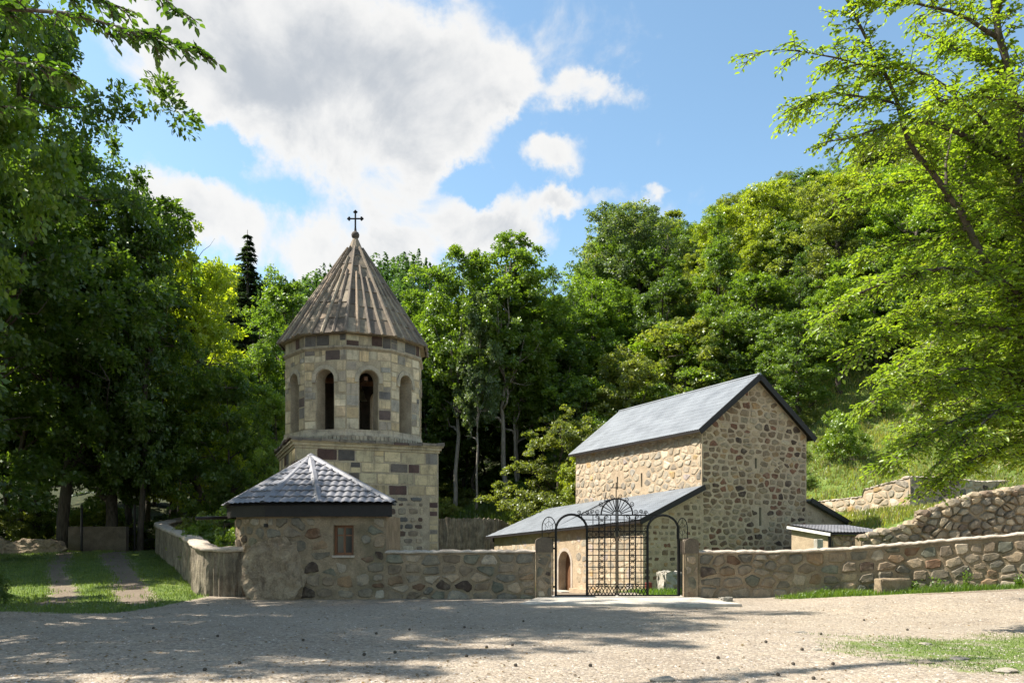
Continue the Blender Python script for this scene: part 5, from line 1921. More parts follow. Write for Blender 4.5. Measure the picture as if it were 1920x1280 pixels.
def leaf_mesh(name, c, ax, nr, L, W, tone, fold=0.18, shape=4):
    """leaves from arrays: centre, long axis, normal, length, width, tone"""
    n = len(c)
    ax = unit(ax)
    sd_ = unit(np.cross(nr, ax))
    nr = np.cross(ax, sd_)
    L, W = np.broadcast_to(L, n)[:, None], np.broadcast_to(W, n)[:, None]
    if shape == 4:
        V = np.stack([c - ax * L / 2, c + sd_ * W / 2 + nr * W * fold, c + ax * L / 2, c - sd_ * W / 2 + nr * W * fold], 1).reshape(-1, 3)
        F = np.arange(n * 4).reshape(-1, 4)
        tn = tone
    else:
        b, tp = c - ax * L / 2, c + ax * L / 2 - nr * L * 0.08
        m1, m2 = c - ax * L * 0.15, c + ax * L * 0.22
        V = np.stack([b, m1 + sd_ * W / 2 + nr * W * fold, m2 + sd_ * W * 0.38 + nr * W * fold, tp, m2 - sd_ * W * 0.38 + nr * W * fold, m1 - sd_ * W / 2 + nr * W * fold], 1).reshape(-1, 3)
        k = np.arange(n)[:, None] * 6
        F = np.concatenate([k + np.array([[0, 1, 2, 3]]), k + np.array([[0, 3, 4, 5]])], 1).reshape(-1, 4)
        tn = np.repeat(tone, 2)
    return npmesh(name, V, F, M_leaf, False, fattr={'tone': tn})


def tubes_mesh(name, lines, mat, smooth=True):
    b = MB()
    for pts, rad, n in lines:
        b.tube(pts, rad, n)
    return npmesh(name, b.v, b.f, mat, smooth)


def bend(rs, a, b, n=5, sag=0.0, wob=0.04):
    a, b = np.array(a, float), np.array(b, float)
    L = np.linalg.norm(b - a)
    pts = []
    off = rs.normal(0, wob * L, (n + 1, 3))
    for k in range(n + 1):
        t = k / n
        p = a + (b - a) * t
        w = math.sin(math.pi * t)
        p = p + off[k] * w
        p[2] += sag * L * w
        pts.append(p)
    return pts


ENV = {
    'round': lambda t: np.sqrt(np.clip(1 - (2 * t - 1) ** 2, 0, 1)) ** 0.8,
    'oval': lambda t: np.clip((t + 0.05), 0, 1) ** 0.45 * np.clip(1.02 - t, 0, 1) ** 0.55 * 1.45,
    'tall': lambda t: np.clip((t + 0.12), 0, 1) ** 0.35 * np.clip(1.03 - t, 0, 1) ** 0.75 * 1.35,
    'dome': lambda t: np.clip(1.02 - t * t, 0, 1) ** 0.6,
}


def gen_tree(seed, H, cb, Rr, env, ntuft, rt, per, leaf, trunk_r, nlimb=11, layered=0.6, mat=None, lean=0.0, splay=0.0):
    """a broadleaf tree standing at the origin: returns (trunk mesh, crown mesh)"""
    rs = np.random.RandomState(seed)
    E = ENV[env]
    ph = rs.uniform(0, 6.28, 6)

    def rad(t, phi):
        lump = 1 + 0.24 * np.sin(2 * phi + ph[0] + 5 * t) + 0.20 * np.sin(3 * phi + ph[1] - 9 * t) + 0.13 * np.sin(5 * phi + ph[2] + 15 * t)
        return Rr * np.clip(E(t), 0.05, 2) * lump
    z0, z1 = cb * H, H
    lines = []
    top = np.array([lean * H + rs.normal(0, 0.03 * H), rs.normal(0, 0.03 * H), H * 0.93])
    tr = bend(rs, (0, 0, -0.5), top, 9, 0, 0.018)
    lines.append((tr, [trunk_r * (1.25 if k == 0 else (1 - 0.9 * (k / 9) ** 1.1)) for k in range(10)], 8))
    nodes = [np.array(p) for p in tr[4:]]
    trn = np.array(tr)
    for i in range(nlimb):
        f = (i + 0.5) / nlimb
        zb = z0 * 0.75 + (z1 * 0.82 - z0 * 0.75) * f
        k = np.interp(zb, trn[:, 2], np.arange(len(tr)))
        base = np.array([np.interp(k, np.arange(len(tr)), trn[:, d]) for d in range(3)])
        phi = i * 2.4 + rs.uniform(-0.5, 0.5)
        te = min(0.97, f * 0.8 + 0.18 + rs.uniform(-.06, .1))
        r = rad(te, phi) * rs.uniform(0.62, 0.85)
        end = np.array([base[0] + math.cos(phi) * r, base[1] + math.sin(phi) * r, z0 + (z1 - z0) * te])
        pl = bend(rs, base, end, 6, -0.10, 0.05)
        r0 = trunk_r * (0.55 - 0.35 * f)
        lines.append((pl, [r0 * (1 - 0.85 * q / 6) for q in range(7)], 6))
        nodes += [np.array(p) for p in pl[1:]]
        for p in pl[2:5]:
            phi2 = phi + rs.uniform(-1.3, 1.3)
            e2 = p + np.array([math.cos(phi2), math.sin(phi2), rs.uniform(0.1, 0.9)]) * Rr * rs.uniform(0.25, 0.45)
            pl2 = bend(rs, p, e2, 4, -0.05, 0.06)
            lines.append((pl2, [r0 * 0.4 * (1 - 0.8 * q / 4) for q in range(5)], 5))
            nodes += [np.array(q) for q in pl2[1:]]
    nodes = np.array(nodes)
    # clumps of leaves through the crown's volume, most towards its outside
    t = rs.uniform(0, 1, ntuft * 4)
    keep = rs.uniform(0, 1.1, len(t)) < np.clip(E(t), 0, 2) ** 1.3
    t = t[keep][:ntuft]
    n = len(t)
    phi = rs.uniform(0, 2 * math.pi, n)
    q = np.sqrt(rs.uniform(0.12, 1.0, n))
    r = rad(t, phi) * q
    kx = np.interp(z0 + (z1 - z0) * t, trn[:, 2], trn[:, 0])
    ky = np.interp(z0 + (z1 - z0) * t, trn[:, 2], trn[:, 1])
    T = np.stack([kx + np.cos(phi) * r, ky + np.sin(phi) * r, z0 + (z1 - z0) * t + rs.normal(0, 0.1, n)], -1)
    for p in T[:: 2]:
        d = np.linalg.norm((nodes - p) * np.array([1, 1, 1.4]), axis=1) + np.where(nodes[:, 2] > p[2], 0.8, 0)
        b = nodes[np.argmin(d)]
        lines.append((bend(rs, b, p, 2, -0.06, 0.05), [0.035, 0.022, 0.008], 4))
    ctr = np.array([0, 0, z0 + (z1 - z0) * 0.4])
    out = T - ctr
    out[:, 2] *= 0.6
    out = unit(out)
    # every bough carries a dozen small sprays on its upper and outer side
    sub = 9
    bi = np.repeat(np.arange(n), sub)
    ns = len(bi)
    bs = rt * 1.25 * rs.uniform(0.55, 1.35, n)
    dv = unit(rs.normal(0, 1, (ns, 3)) + 0.55 * out[bi] + np.array([0, 0, 0.45]))
    so = dv * (bs[bi] * rs.uniform(0.35, 1.1, ns))[:, None]
    so[:, 2] *= layered + 0.15
    S_ = T[bi] + so
    ssz = rt * 0.42 * rs.uniform(0.6, 1.4, ns)
    cnt = (per / sub * (ssz / (rt * 0.42)) ** 1.6 * rs.uniform(0.5, 1.5, ns)).astype(int)
    idx = np.repeat(np.arange(ns), cnt)
    m = len(idx)
    dirv = unit(rs.normal(0, 1, (m, 3)))
    off = dirv * (rs.uniform(0, 1, m) ** 0.45 * ssz[idx])[:, None]
    off[:, 2] *= layered
    c = S_[idx] + off
    c[:, 2] -= 0.3 * (off[:, 0] ** 2 + off[:, 1] ** 2) / np.maximum(ssz[idx], 0.1)
    oo = out[bi][idx]
    nr = unit(np.array([0, 0, 0.6]) + 0.4 * oo + 0.45 * dv[idx] + rs.normal(0, 0.55, (m, 3)))
    ax = unit(off + 0.5 * dv[idx] * ssz[idx][:, None] + rs.normal(0, 0.25, (m, 3)) + np.array([0, 0, -0.15]))
    tone = np.clip(0.25 * rs.uniform(0, 1, n)[bi][idx] + 0.25 * rs.uniform(0, 1, ns)[idx] + rs.uniform(0, 0.6, m), 0, 1)
    L = leaf * rs.uniform(0.7, 1.3, m)
    crown = leaf_mesh('crown', c, ax, nr, L, L * rs.uniform(0.5, 0.7, m), tone)
    trunk = tubes_mesh('trunk', lines, mat or M_bark)
    return trunk, crown


def gen_spruce(seed, H, Rr, trunk_r):
    rs = np.random.RandomState(seed)
    lines = [([(0, 0, -0.5), (0.02, 0, H * 0.5), (0, 0, H)], [trunk_r, trunk_r * 0.55, 0.02], 7)]
    C, A, N, L, T = [], [], [], [], []
    z = H * 0.06
    while z < H * 0.985:
        f = 1 - z / H
        nb = 5 + int(5 * f)
        for k in range(nb):
            if rs.uniform() < 0.12:
                continue
            phi = rs.uniform(0, 6.28)
            ln = Rr * (f ** 0.85) * rs.uniform(0.6, 1.1) + 0.1
            dr = np.array([math.cos(phi), math.sin(phi), 0.0])
            pts = [np.array([0, 0, z]) + dr * ln * q + np.array([0, 0, ln * (0.12 * q - 0.55 * q * q + 0.22 * q ** 3)]) for q in (0, 0.35, 0.7, 1.0)]
            lines.append((pts, [0.05 * f + 0.012, 0.03 * f + 0.01, 0.015, 0.005], 4))
            n = int(16 + 46 * ln)
            q = rs.uniform(0.12, 1.0, n)
            p = np.array([0, 0, z]) + dr * (ln * q)[:, None]
            p[:, 2] += ln * (0.12 * q - 0.55 * q * q + 0.22 * q ** 3)
            sdv = np.array([-dr[1], dr[0], 0])
            s = rs.choice([-1, 1], n)
            wd = 0.32 * ln * (1.05 - q) + 0.12
            p = p + sdv * (s * wd * rs.uniform(0.2, 1.0, n))[:, None]
            p[:, 2] -= rs.uniform(0, 0.22, n)
            C.append(p)
            A.append(dr * 0.8 + sdv * (s * 0.8)[:, None] + np.array([0, 0, -0.35]) + rs.normal(0, 0.2, (n, 3)))
            N.append(np.array([0, 0, 1.0]) + rs.normal(0, 0.35, (n, 3)))
            L.append(rs.uniform(0.28, 0.5, n))
            T.append(rs.uniform(0, 0.8, n))
        z += H * 0.021 * rs.uniform(0.8, 1.2)
    C, A, N, L, T = (np.concatenate(x) for x in (C, A, N, L, T))
    return tubes_mesh('trunk', lines, M_bark), leaf_mesh('crown', C, A, N, L, L * 0.32, T)


VAR = {
    'maple': (18.0, gen_tree(1, 18, 0.14, 4.6, 'oval', 105, 1.15, 370, 0.24, 0.30)),
    'linden': (18.0, gen_tree(2, 18, 0.22, 4.4, 'tall', 95, 1.15, 370, 0.24, 0.28)),
    'forest': (20.0, gen_tree(3, 20, 0.34, 4.0, 'tall', 80, 1.15, 370, 0.25, 0.22, nlimb=10)),
    'forest_pale': (20.0, gen_tree(4, 20, 0.40, 4.1, 'oval', 80, 1.15, 370, 0.25, 0.22, nlimb=10, mat=M_bark_pale)),
    'oak': (15.0, gen_tree(5, 15, 0.30, 5.2, 'round', 75, 1.2, 380, 0.22, 0.34, nlimb=9)),
    'oak2': (15.0, gen_tree(6, 15, 0.24, 4.8, 'oval', 80, 1.1, 380, 0.22, 0.32, nlimb=10)),
    'low': (8.0, gen_tree(7, 8, 0.10, 3.6, 'dome', 75, 0.85, 350, 0.17, 0.15, nlimb=9, layered=0.45)),
    'low2': (8.0, gen_tree(8, 8, 0.06, 3.2, 'oval', 75, 0.8, 350, 0.16, 0.13, nlimb=9, layered=0.5)),
    'shrub': (3.0, gen_tree(9, 3, 0.02, 1.7, 'dome', 45, 0.5, 260, 0.12, 0.05, nlimb=7)),
    'ash': (22.0, gen_tree(10, 22, 0.26, 6.6, 'round', 115, 1.3, 400, 0.23, 0.40, nlimb=13, layered=0.5)),
    'ash2': (22.0, gen_tree(13, 22, 0.12, 5.6, 'oval', 120, 1.25, 390, 0.24, 0.38, nlimb=13, layered=0.5)),
    'poplar': (16.0, gen_tree(14, 16, 0.20, 2.9, 'tall', 75, 1.0, 340, 0.22, 0.20, nlimb=11)),
    'spruce': (24.0, gen_spruce(11, 24, 5.4, 0.3)),
}

# species colours (diffuse albedo of the leaf)
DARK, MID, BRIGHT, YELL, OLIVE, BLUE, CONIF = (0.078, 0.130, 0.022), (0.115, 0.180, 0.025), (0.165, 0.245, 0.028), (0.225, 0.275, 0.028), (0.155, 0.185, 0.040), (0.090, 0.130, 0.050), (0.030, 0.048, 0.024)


def tree(var, x, y, h, color, label, rot=None, wide=1.0, group=None, name='tree', cat='tree', z=None, seed=[0]):
    seed[0] += 1
    rnd = random.Random(seed[0] * 17 + 3)
    H0, (tm, cm) = VAR[var]
    s = h / H0
    root = bpy.data.objects.new(name, None)
    COL.objects.link(root)
    root.location = (x, y, GZ(x, y) - 0.05 if z is None else z)
    root.rotation_euler = (0, 0, rnd.uniform(0, 6.28) if rot is None else rot)
    root.scale = (s * wide, s * wide, s)
    root['label'], root['category'] = label, cat
    if group:
        root['group'] = group
    for nm, me in (('trunk', tm), ('crown', cm)):
        o = bpy.data.objects.new(nm, me)
        COL.objects.link(o)
        o.parent = root
        f = rnd.uniform(0.88, 1.12)
        o.color = tuple(c * f for c in color) + (1.0,)
    return root


SKY_X = [-200, 0, 200, 300, 390, 430, 500, 540, 600, 720, 780, 830, 930, 1000, 1045, 1075, 1090, 1130, 1200, 1260, 1300, 1380, 1480, 1560, 1640, 1900]
SKY_Y = [0, 60, 300, 420, 470, 560, 575, 515, 535, 540, 505, 475, 452, 470, 512, 515, 480, 430, 392, 412, 425, 362, 332, 312, 280, 150]


def fit(x, y, h, margin=6):
    """height that keeps a wood tree below the wood's outline, or None"""
    px = CX + x / y * FPX
    sky = np.interp(px, SKY_X, SKY_Y)
    zmax = EYE + (HY - sky - margin) / FPX * y
    h = min(h, zmax - GZ(x, y))
    return h if h > 5 else None


def tree_px(var, px, top, Y, color, label, wide=1.0, **kw):
    """a tree whose top stands at photo pixel (px, top) when planted Y metres away"""
    p = at(px, top, Y)
    return tree(var, p.x, p.y, p.z - GZ(p.x, p.y), color, label, wide=wide, **kw)


# the dark wood on the left
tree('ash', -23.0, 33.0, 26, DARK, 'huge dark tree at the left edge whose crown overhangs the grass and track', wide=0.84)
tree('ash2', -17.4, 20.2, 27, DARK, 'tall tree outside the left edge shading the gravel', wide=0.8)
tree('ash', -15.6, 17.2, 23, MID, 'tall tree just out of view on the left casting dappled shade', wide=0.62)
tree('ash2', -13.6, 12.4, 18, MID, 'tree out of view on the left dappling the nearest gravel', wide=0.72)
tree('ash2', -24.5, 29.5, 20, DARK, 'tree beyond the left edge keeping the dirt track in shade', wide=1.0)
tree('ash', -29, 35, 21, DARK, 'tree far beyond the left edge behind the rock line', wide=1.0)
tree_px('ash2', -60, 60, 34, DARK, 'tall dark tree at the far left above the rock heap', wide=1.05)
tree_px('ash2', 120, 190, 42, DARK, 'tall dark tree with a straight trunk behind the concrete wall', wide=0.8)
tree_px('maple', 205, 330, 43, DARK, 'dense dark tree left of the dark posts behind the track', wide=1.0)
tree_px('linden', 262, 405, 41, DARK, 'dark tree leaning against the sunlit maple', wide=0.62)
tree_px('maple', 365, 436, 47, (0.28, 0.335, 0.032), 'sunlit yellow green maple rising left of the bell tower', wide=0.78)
tree_px('linden', 330, 455, 53, BRIGHT, 'fresh green tree directly behind the sunlit maple', wide=0.9)
tree_px('low2', 440, 700, 43, MID, 'smaller green tree below the sunlit maple near the curved wall', wide=0.8)
tree_px('low2', 517, 735, 41, BRIGHT, 'small bright tree touching the left side of the bell tower', wide=0.55)
tree_px('forest', 486, 585, 58, MID, 'green tree between the sunlit maple and the tower roof', wide=0.7)
tree_px('linden', 552, 508, 62, MID, 'tree with a rounded top just left of the conical roof', wide=0.9)
tree_px('spruce', 464, 430, 80, CONIF, 'dark pointed spruce rising above the wood left of the tower', wide=1.15)
tree_px('spruce', 262, 415, 76, CONIF, 'dark spruce half hidden behind the left wood', wide=1.0)
WL_LABEL = 'slim trunked tree of the shady wood beyond the curved wall'
rnd = random.Random(7)
for x, y in ((-27, 44), (-30, 50), (-24, 50), (-21, 53), (-17.5, 51), (-33, 44), (-35, 52), (-26, 57), (-19, 59), (-13, 55), (-31, 60), (-38, 60), (-14.5, 64), (-10, 60), (-23, 66), (-29, 70), (-8, 66), (-16, 72), (-40, 48), (-42, 56), (-46, 42), (-47, 50), (-49, 60), (-37, 66), (-44, 68), (-52, 70), (-36, 38)):
    hh = fit(x, y, rnd.uniform(17, 21), 110 if x > -28 else 40)
    if hh:
        tree(rnd.choice(['forest', 'forest', 'linden']), x, y, hh, rnd.choice([DARK, MID, DARK]), WL_LABEL, wide=rnd.uniform(0.85, 1.05), group='trees of the wood beyond the curved wall')

# centre: tall trees with pale trunks
tree_px('forest_pale', 945, 452, 57, MID, 'tall tree with twin pale trunk and broad rounded crown in the middle', wide=1.0)
tree_px('forest_pale', 968, 520, 59, MID, 'pale trunked tree standing close behind the middle of the row', wide=0.75)
tree_px('forest_pale', 852, 480, 57, MID, 'tall tree with slim pale trunk right of the bell tower', wide=0.85)
tree_px('forest_pale', 893, 560, 55, BLUE, 'thin pale trunked tree between the two tallest middle trees', wide=0.55)
tree_px('forest', 800, 500, 66, MID, 'leafy tree showing beside the conical roof on its right', wide=0.9)
tree_px('forest', 1020, 505, 64, DARK, 'darker tree at the right shoulder of the broad middle crown', wide=0.85)
tree_px('low', 1045, 770, 52.5, OLIVE, 'light green low tree with layered boughs beside the end of the church', wide=0.95)
tree_px('low2', 1105, 705, 56, MID, 'leafy green tree above the far end of the church roof', wide=0.9)
tree_px('low', 1085, 860, 50.5, YELL, 'yellow green shrubby tree against the far church wall', wide=0.62)
tree_px('oak', 1195, 392, 80, BLUE, 'tall grey green oak with bare bent limb standing on the skyline', wide=1.0)
tree_px('forest', 1090, 500, 72, DARK, 'dark tree left of the tall grey green oak', wide=0.8)
tree_px('low', 1290, 605, 61, BRIGHT, 'bright green spreading tree above the church ridge', wide=1.05)
tree_px('low2', 1195, 665, 57, OLIVE, 'olive green bushy tree behind the left half of the church roof', wide=0.95)
tree_px('low2', 1440, 650, 62, OLIVE, 'olive tree just right of the church ridge end', wide=0.95)
tree_px('low', 1545, 640, 64, MID, 'dense green tree behind the right roof slope of the church', wide=0.95)
tree_px('low2', 1490, 720, 55, MID, 'green bush tree right behind the church gable', wide=0.7)
tree_px('shrub', 1580, 768, 48, BRIGHT, 'round bright green bush on the grassy slope right of the church', wide=0.72, name='bush', cat='bush')
tree_px('low', 1800, 575, 54, YELL, 'yellow green tree on the slope behind the overhanging branches', wide=1.0)
tree_px('low2', 1905, 520, 52, BRIGHT, 'bright tree on the slope at the right edge', wide=1.0)
tree_px('low', 1715, 640, 60, BRIGHT, 'bright green tree above the open grass behind hanging boughs', wide=0.9)
tree_px('low2', 1650, 690, 60, MID, 'green tree on the slope above the round bush', wide=0.85)
for x, y, h, v, cl, lb in ((19.6, 54.5, 7.0, 'low2', MID, 'green tree at the top of the grass bank closest to the church gable'), (23.0, 56.0, 8.0, 'oak2', BRIGHT, 'bright tree second along the top of the grass bank'),
                          (26.2, 57.5, 8.5, 'low', MID, 'spreading tree third along the top of the grass bank'), (29.5, 57.0, 9.0, 'maple', YELL, 'yellow green tree fourth along the top of the grass bank'),
                          (32.5, 55.5, 9.0, 'oak2', MID, 'round tree above the grass bank behind the hanging boughs'), (36.0, 54.0, 9.5, 'linden', BRIGHT, 'upright tree near the right end of the grass bank'),
                          (27.5, 52.5, 4.5, 'low2', BRIGHT, 'small tree on the grass bank in front of the row'), (33.5, 50.0, 5.5, 'low', YELL, 'low spreading tree on the bank under the hanging boughs')):
    tree(v, x, y, h, cl, lb, wide=1.1)
for x, y in ((-6, 70), (-2.5, 72), (1.5, 73), (-9, 74), (4.5, 70), (-1, 77), (-5, 67), (2, 66.5)):
    tree('low2', x, y, 6.5, DARK, 'low dark tree filling the wood behind the pale trunks', wide=1.2, group='low trees behind the pale trunks')
tree_px('oak2', 1305, 420, 88, MID, 'green oak on the skyline right of the tall grey green one', wide=0.85)
tree_px('oak2', 1395, 352, 95, MID, 'skyline oak where the ridge starts climbing', wide=0.85)
tree_px('oak', 1475, 322, 98, OLIVE, 'open crowned oak high on the ridge', wide=0.8)
tree_px('oak', 1548, 303, 102, MID, 'topmost skyline oak touching the overhanging branches', wide=0.75)
tree_px('oak2', 1640, 268, 104, MID, 'ridge oak half hidden behind the overhanging branches', wide=0.9)
rnd = random.Random(19)
HL = 'broadleaf tree of the dense wood covering the steep hillside'
spots = []
for Y in (60, 66, 72, 78, 84, 90, 97, 104):
    px = 1120 if Y > 68 else 1250
    while px < 2050:
        p = px + rnd.uniform(-25, 25)
        yy = Y + rnd.uniform(-2.5, 2.5)
        x = (p - CX) / FPX * yy
        h = fit(x, yy, rnd.uniform(8.5, 14.0), 8)
        if h and not (yy < 58 and 1560 < p < 2000):
            spots.append((x, yy, h))
        px += 62 * 66 / Y * rnd.uniform(0.8, 1.2)
TONES = [('mid green', MID), ('mid green', MID), ('bright green', BRIGHT), ('olive', OLIVE), ('dark green', DARK), ('yellow green', YELL)]
for x, y, h in spots:
    tn, colr = rnd.choice(TONES)
    band = 'low on' if y < 70 else ('halfway up' if y < 87 else 'high on')
    tree(rnd.choice(['oak', 'oak2', 'poplar', 'low2', 'maple', 'linden', 'forest']), x, y, h, colr, tn + ' broadleaf tree ' + band + ' the densely wooded steep hillside', wide=rnd.uniform(0.85, 1.2), group=tn + ' trees ' + band + ' the wooded hillside')
CL = 'thin trunked tree of the dark wood behind the church'
for x, y in ((3.5, 62), (6.5, 66), (1.5, 68), (-3, 64), (-6, 72), (4, 74), (9, 70), (-10, 57), (-7.5, 63.5), (-4, 68), (5.5, 69.5), (0, 78), (-4.5, 80), (8, 80), (3, 86), (-9, 84), (-14, 80), (12.5, 66), (-6.5, 60.5), (0.5, 61), (-20, 84), (-27, 80), (-34, 76)):
    hh = fit(x, y, rnd.uniform(12.5, 15.5) if x > -5 else rnd.uniform(15, 18), 20)
    if hh:
        tree(rnd.choice(['forest', 'forest_pale', 'forest']), x, y, hh, rnd.choice([DARK, MID, DARK]), CL, wide=rnd.uniform(0.9, 1.2), group='trees of the dark wood behind the church')
US = 'low leafy bush of the undergrowth along the edge of the wood'
for x, y, h in ((-12.5, 47, 2.4), (-10.5, 49.5, 2.0), (-15, 46, 2.6), (-8.3, 52.5, 2.2), (-4.6, 54.5, 1.6), (3.8, 53.5, 2.2), (6.5, 55.5, 2.6), (-20, 46.5, 2.2), (-23.5, 45, 2.5), (-26.5, 42, 2.2), (-29, 41, 2.6), (-30.5, 38, 2.4), (19, 58, 2.4), (23.5, 60, 2.8), (16.5, 55, 2.2), (27, 58, 2.4), (2.2, 56, 1.8), (-13, 51, 3), (-17, 56, 3), (-22, 58, 3), (-25, 47, 2.4), (-28, 47, 2.6), (-31, 46, 3), (-34, 47, 2.8), (-27, 53, 2.6), (-32, 55, 3), (-19, 49.5, 2.2), (-37, 51, 3),
                (-11, 56, 2.4), (-8, 57, 2.2), (-6, 58.5, 2.6), (-3.2, 60, 2.4), (0.5, 59, 2.4), (3.2, 58.5, 2.6), (6, 60, 2.6), (-9.5, 63, 2.8), (-5, 64, 2.6), (-1, 65, 2.8), (4, 66, 3), (8.5, 61, 2.8), (-13, 60, 2.6), (1.2, 70, 3), (-7, 69, 3), (7, 71, 3), (10, 63, 2.6)):
    tree('shrub', x, y, h, rnd.choice([MID, BRIGHT, OLIVE]), US, wide=rnd.uniform(0.9, 1.4), group='undergrowth bushes', name='bush', cat='bush')
US = 'small low bush dotting the open grass slope'
for x, y, h in ((17.5, 48, 1.1), (20, 50, 1.3), (22.5, 47.5, 1.0), (24, 52, 1.5), (19.5, 53.5, 1.2), (26, 49, 1.2), (28, 53, 1.6), (21.3, 45.8, 0.8), (25.2, 46, 0.9), (30, 50, 1.3), (18.2, 50.6, 0.9), (27.5, 47, 0.8)):
    tree('shrub', x, y, h, rnd.choice([MID, BRIGHT, OLIVE]), US, wide=rnd.uniform(0.9, 1.4), group='bushes on the open slope', name='bush', cat='bush')
tree('shrub', -10.2, 28.2, 2.5, MID, 'leafy rose bush behind the curved wall left of the hut', wide=0.9, name='bush', cat='bush')
tree('shrub', -9.3, 26.2, 1.9, BRIGHT, 'lower green bush squeezed between the curved wall and the hut', wide=0.7, name='bush', cat='bush')
tree('shrub', -12.8, 32.8, 2.1, OLIVE, 'wispy shrub behind the far bend of the curved wall', wide=0.9, name='bush', cat='bush')
tree('shrub', -12.9, 19.9, 1.0, DARK, 'small dark bush at the left edge of the grass', wide=0.6, name='bush', cat='bush')


# ------------------------------------------------------------------ branching trees in the foreground
def sprayed_tree(name, label, base, trunk_pts, trunk_r, limbs, color, seed, twigs_per_m, leaf, spacing, twig_len, droop, extra=None, bark=None):
    """a tree with given limbs (polylines with start and end radius), dressed in flat leafy sprays"""
    rs = np.random.RandomState(seed)
    base = np.array(base, float)
    lines = [([np.array(p) - base for p in trunk_pts], list(np.linspace(trunk_r, trunk_r * 0.4, len(trunk_pts))), 10)]
    C, A, N, T, LN = [], [], [], [], []

    def spray(p, d, ln, tone0):
        """one twig with alternating leaves in a roughly level plane"""
        d = d / np.linalg.norm(d)
        pts = []
        for q in np.linspace(0, 1, 4):
            pts.append(p + d * ln * q + np.array([0, 0, -droop * ln * q * q]))
        lines.append(([x - base for x in pts], [0.008 + 0.004 * ln, 0.007, 0.005, 0.002], 4))
        n = max(4, int(ln / spacing))
        q = np.linspace(0.12, 1.0, n) + rs.uniform(-.02, .02, n)
        pos = p + d * (ln * q)[:, None]
        pos[:, 2] -= droop * ln * q * q
        side = np.cross(d, [0, 0, 1.0])
        side = side / (np.linalg.norm(side) + 1e-6)
        sg = np.where(np.arange(n) % 2 == 0, 1.0, -1.0)
        ax = d * 0.75 + side * (sg * 0.8)[:, None] + rs.normal(0, 0.25, (n, 3)) + np.array([0, 0, -0.3])
        lv = leaf * rs.uniform(0.7, 1.25, n)
        C.append(pos + unit(ax) * (lv * 0.55)[:, None])
        A.append(ax)
        N.append(np.array([0, 0, 1.0]) + rs.normal(0, 0.42, (n, 3)))
        T.append(np.clip(tone0 * 0.5 + rs.uniform(0, 0.6, n), 0, 1))
        LN.append(lv)
    for pts, r0, r1, dens in limbs:
        P = np.array(pts, float)
        seg = np.linalg.norm(np.diff(P, axis=0), axis=1)
        u = np.concatenate([[0], np.cumsum(seg)])
        m = max(4, int(u[-1] / 0.35))
        uu = np.linspace(0, u[-1], m)
        Q = np.stack([np.interp(uu, u, P[:, k]) for k in range(3)], -1)
        Q += np.cumsum(rs.normal(0, 0.010, Q.shape), axis=0)
        lines.append(([x - base for x in Q], list(np.linspace(r0, r1, m)), 7))
        if dens <= 0:
            continue
        k = int(u[-1] * twigs_per_m * dens)
        for _ in range(k):
            f = rs.uniform(0.08, 1.0)
            uu_ = f * u[-1]
            p = np.array([np.interp(uu_, np.linspace(0, u[-1], m), Q[:, j]) for j in range(3)])
            j = min(len(P) - 2, int(np.searchsorted(u, uu_) - 1) if uu_ > 0 else 0)
            d0 = (P[j + 1] - P[j]) / max(seg[j], 1e-6)
            side = np.cross(d0, [0, 0, 1.0])
            side = side / (np.linalg.norm(side) + 1e-6) * rs.choice([-1, 1])
            d = d0 * rs.uniform(0.3, 1.0) + side * rs.uniform(0.3, 1.0) + np.array([0, 0, rs.uniform(-0.45, 0.5)])
            ln = twig_len * rs.uniform(0.4, 1.15) * (1.1 - 0.5 * f)
            spray(p, d, ln, rs.uniform(0, 1))
            for _k in range(2):
                if rs.uniform() < 0.75:
                    w = rs.uniform(0.25, 0.8)
                    p2 = p + d / np.linalg.norm(d) * ln * w
                    p2[2] -= droop * ln * w * w
                    sd2 = np.cross(d, [0, 0, 1.0]) * rs.choice([-1, 1])
                    spray(p2, d * 0.7 + sd2 * 0.8 + np.array([0, 0, rs.uniform(-.3, .15)]), ln * rs.uniform(0.35, 0.65), rs.uniform(0, 1))
        spray(Q[-1], Q[-1] - Q[-3], twig_len * 0.5, 0.5)
    e = empty(name, base, label, 'tree')
    tm = tubes_mesh('trunk', lines, bark or M_bark)
    o = reg(bpy.data.objects.new('trunk', tm), base, e)
    C, A, N, T, LN = (np.concatenate(x) for x in (C, A, N, T, LN))
    cm = leaf_mesh('crown', C - base, A, N, LN, LN * 0.56, T, 0.16, 6)
    o = reg(bpy.data.objects.new('crown', cm), base, e)
    o.color = tuple(color) + (1.0,)
    return e


def pxs(lst):
    return [tuple(at(*p)) for p in lst]


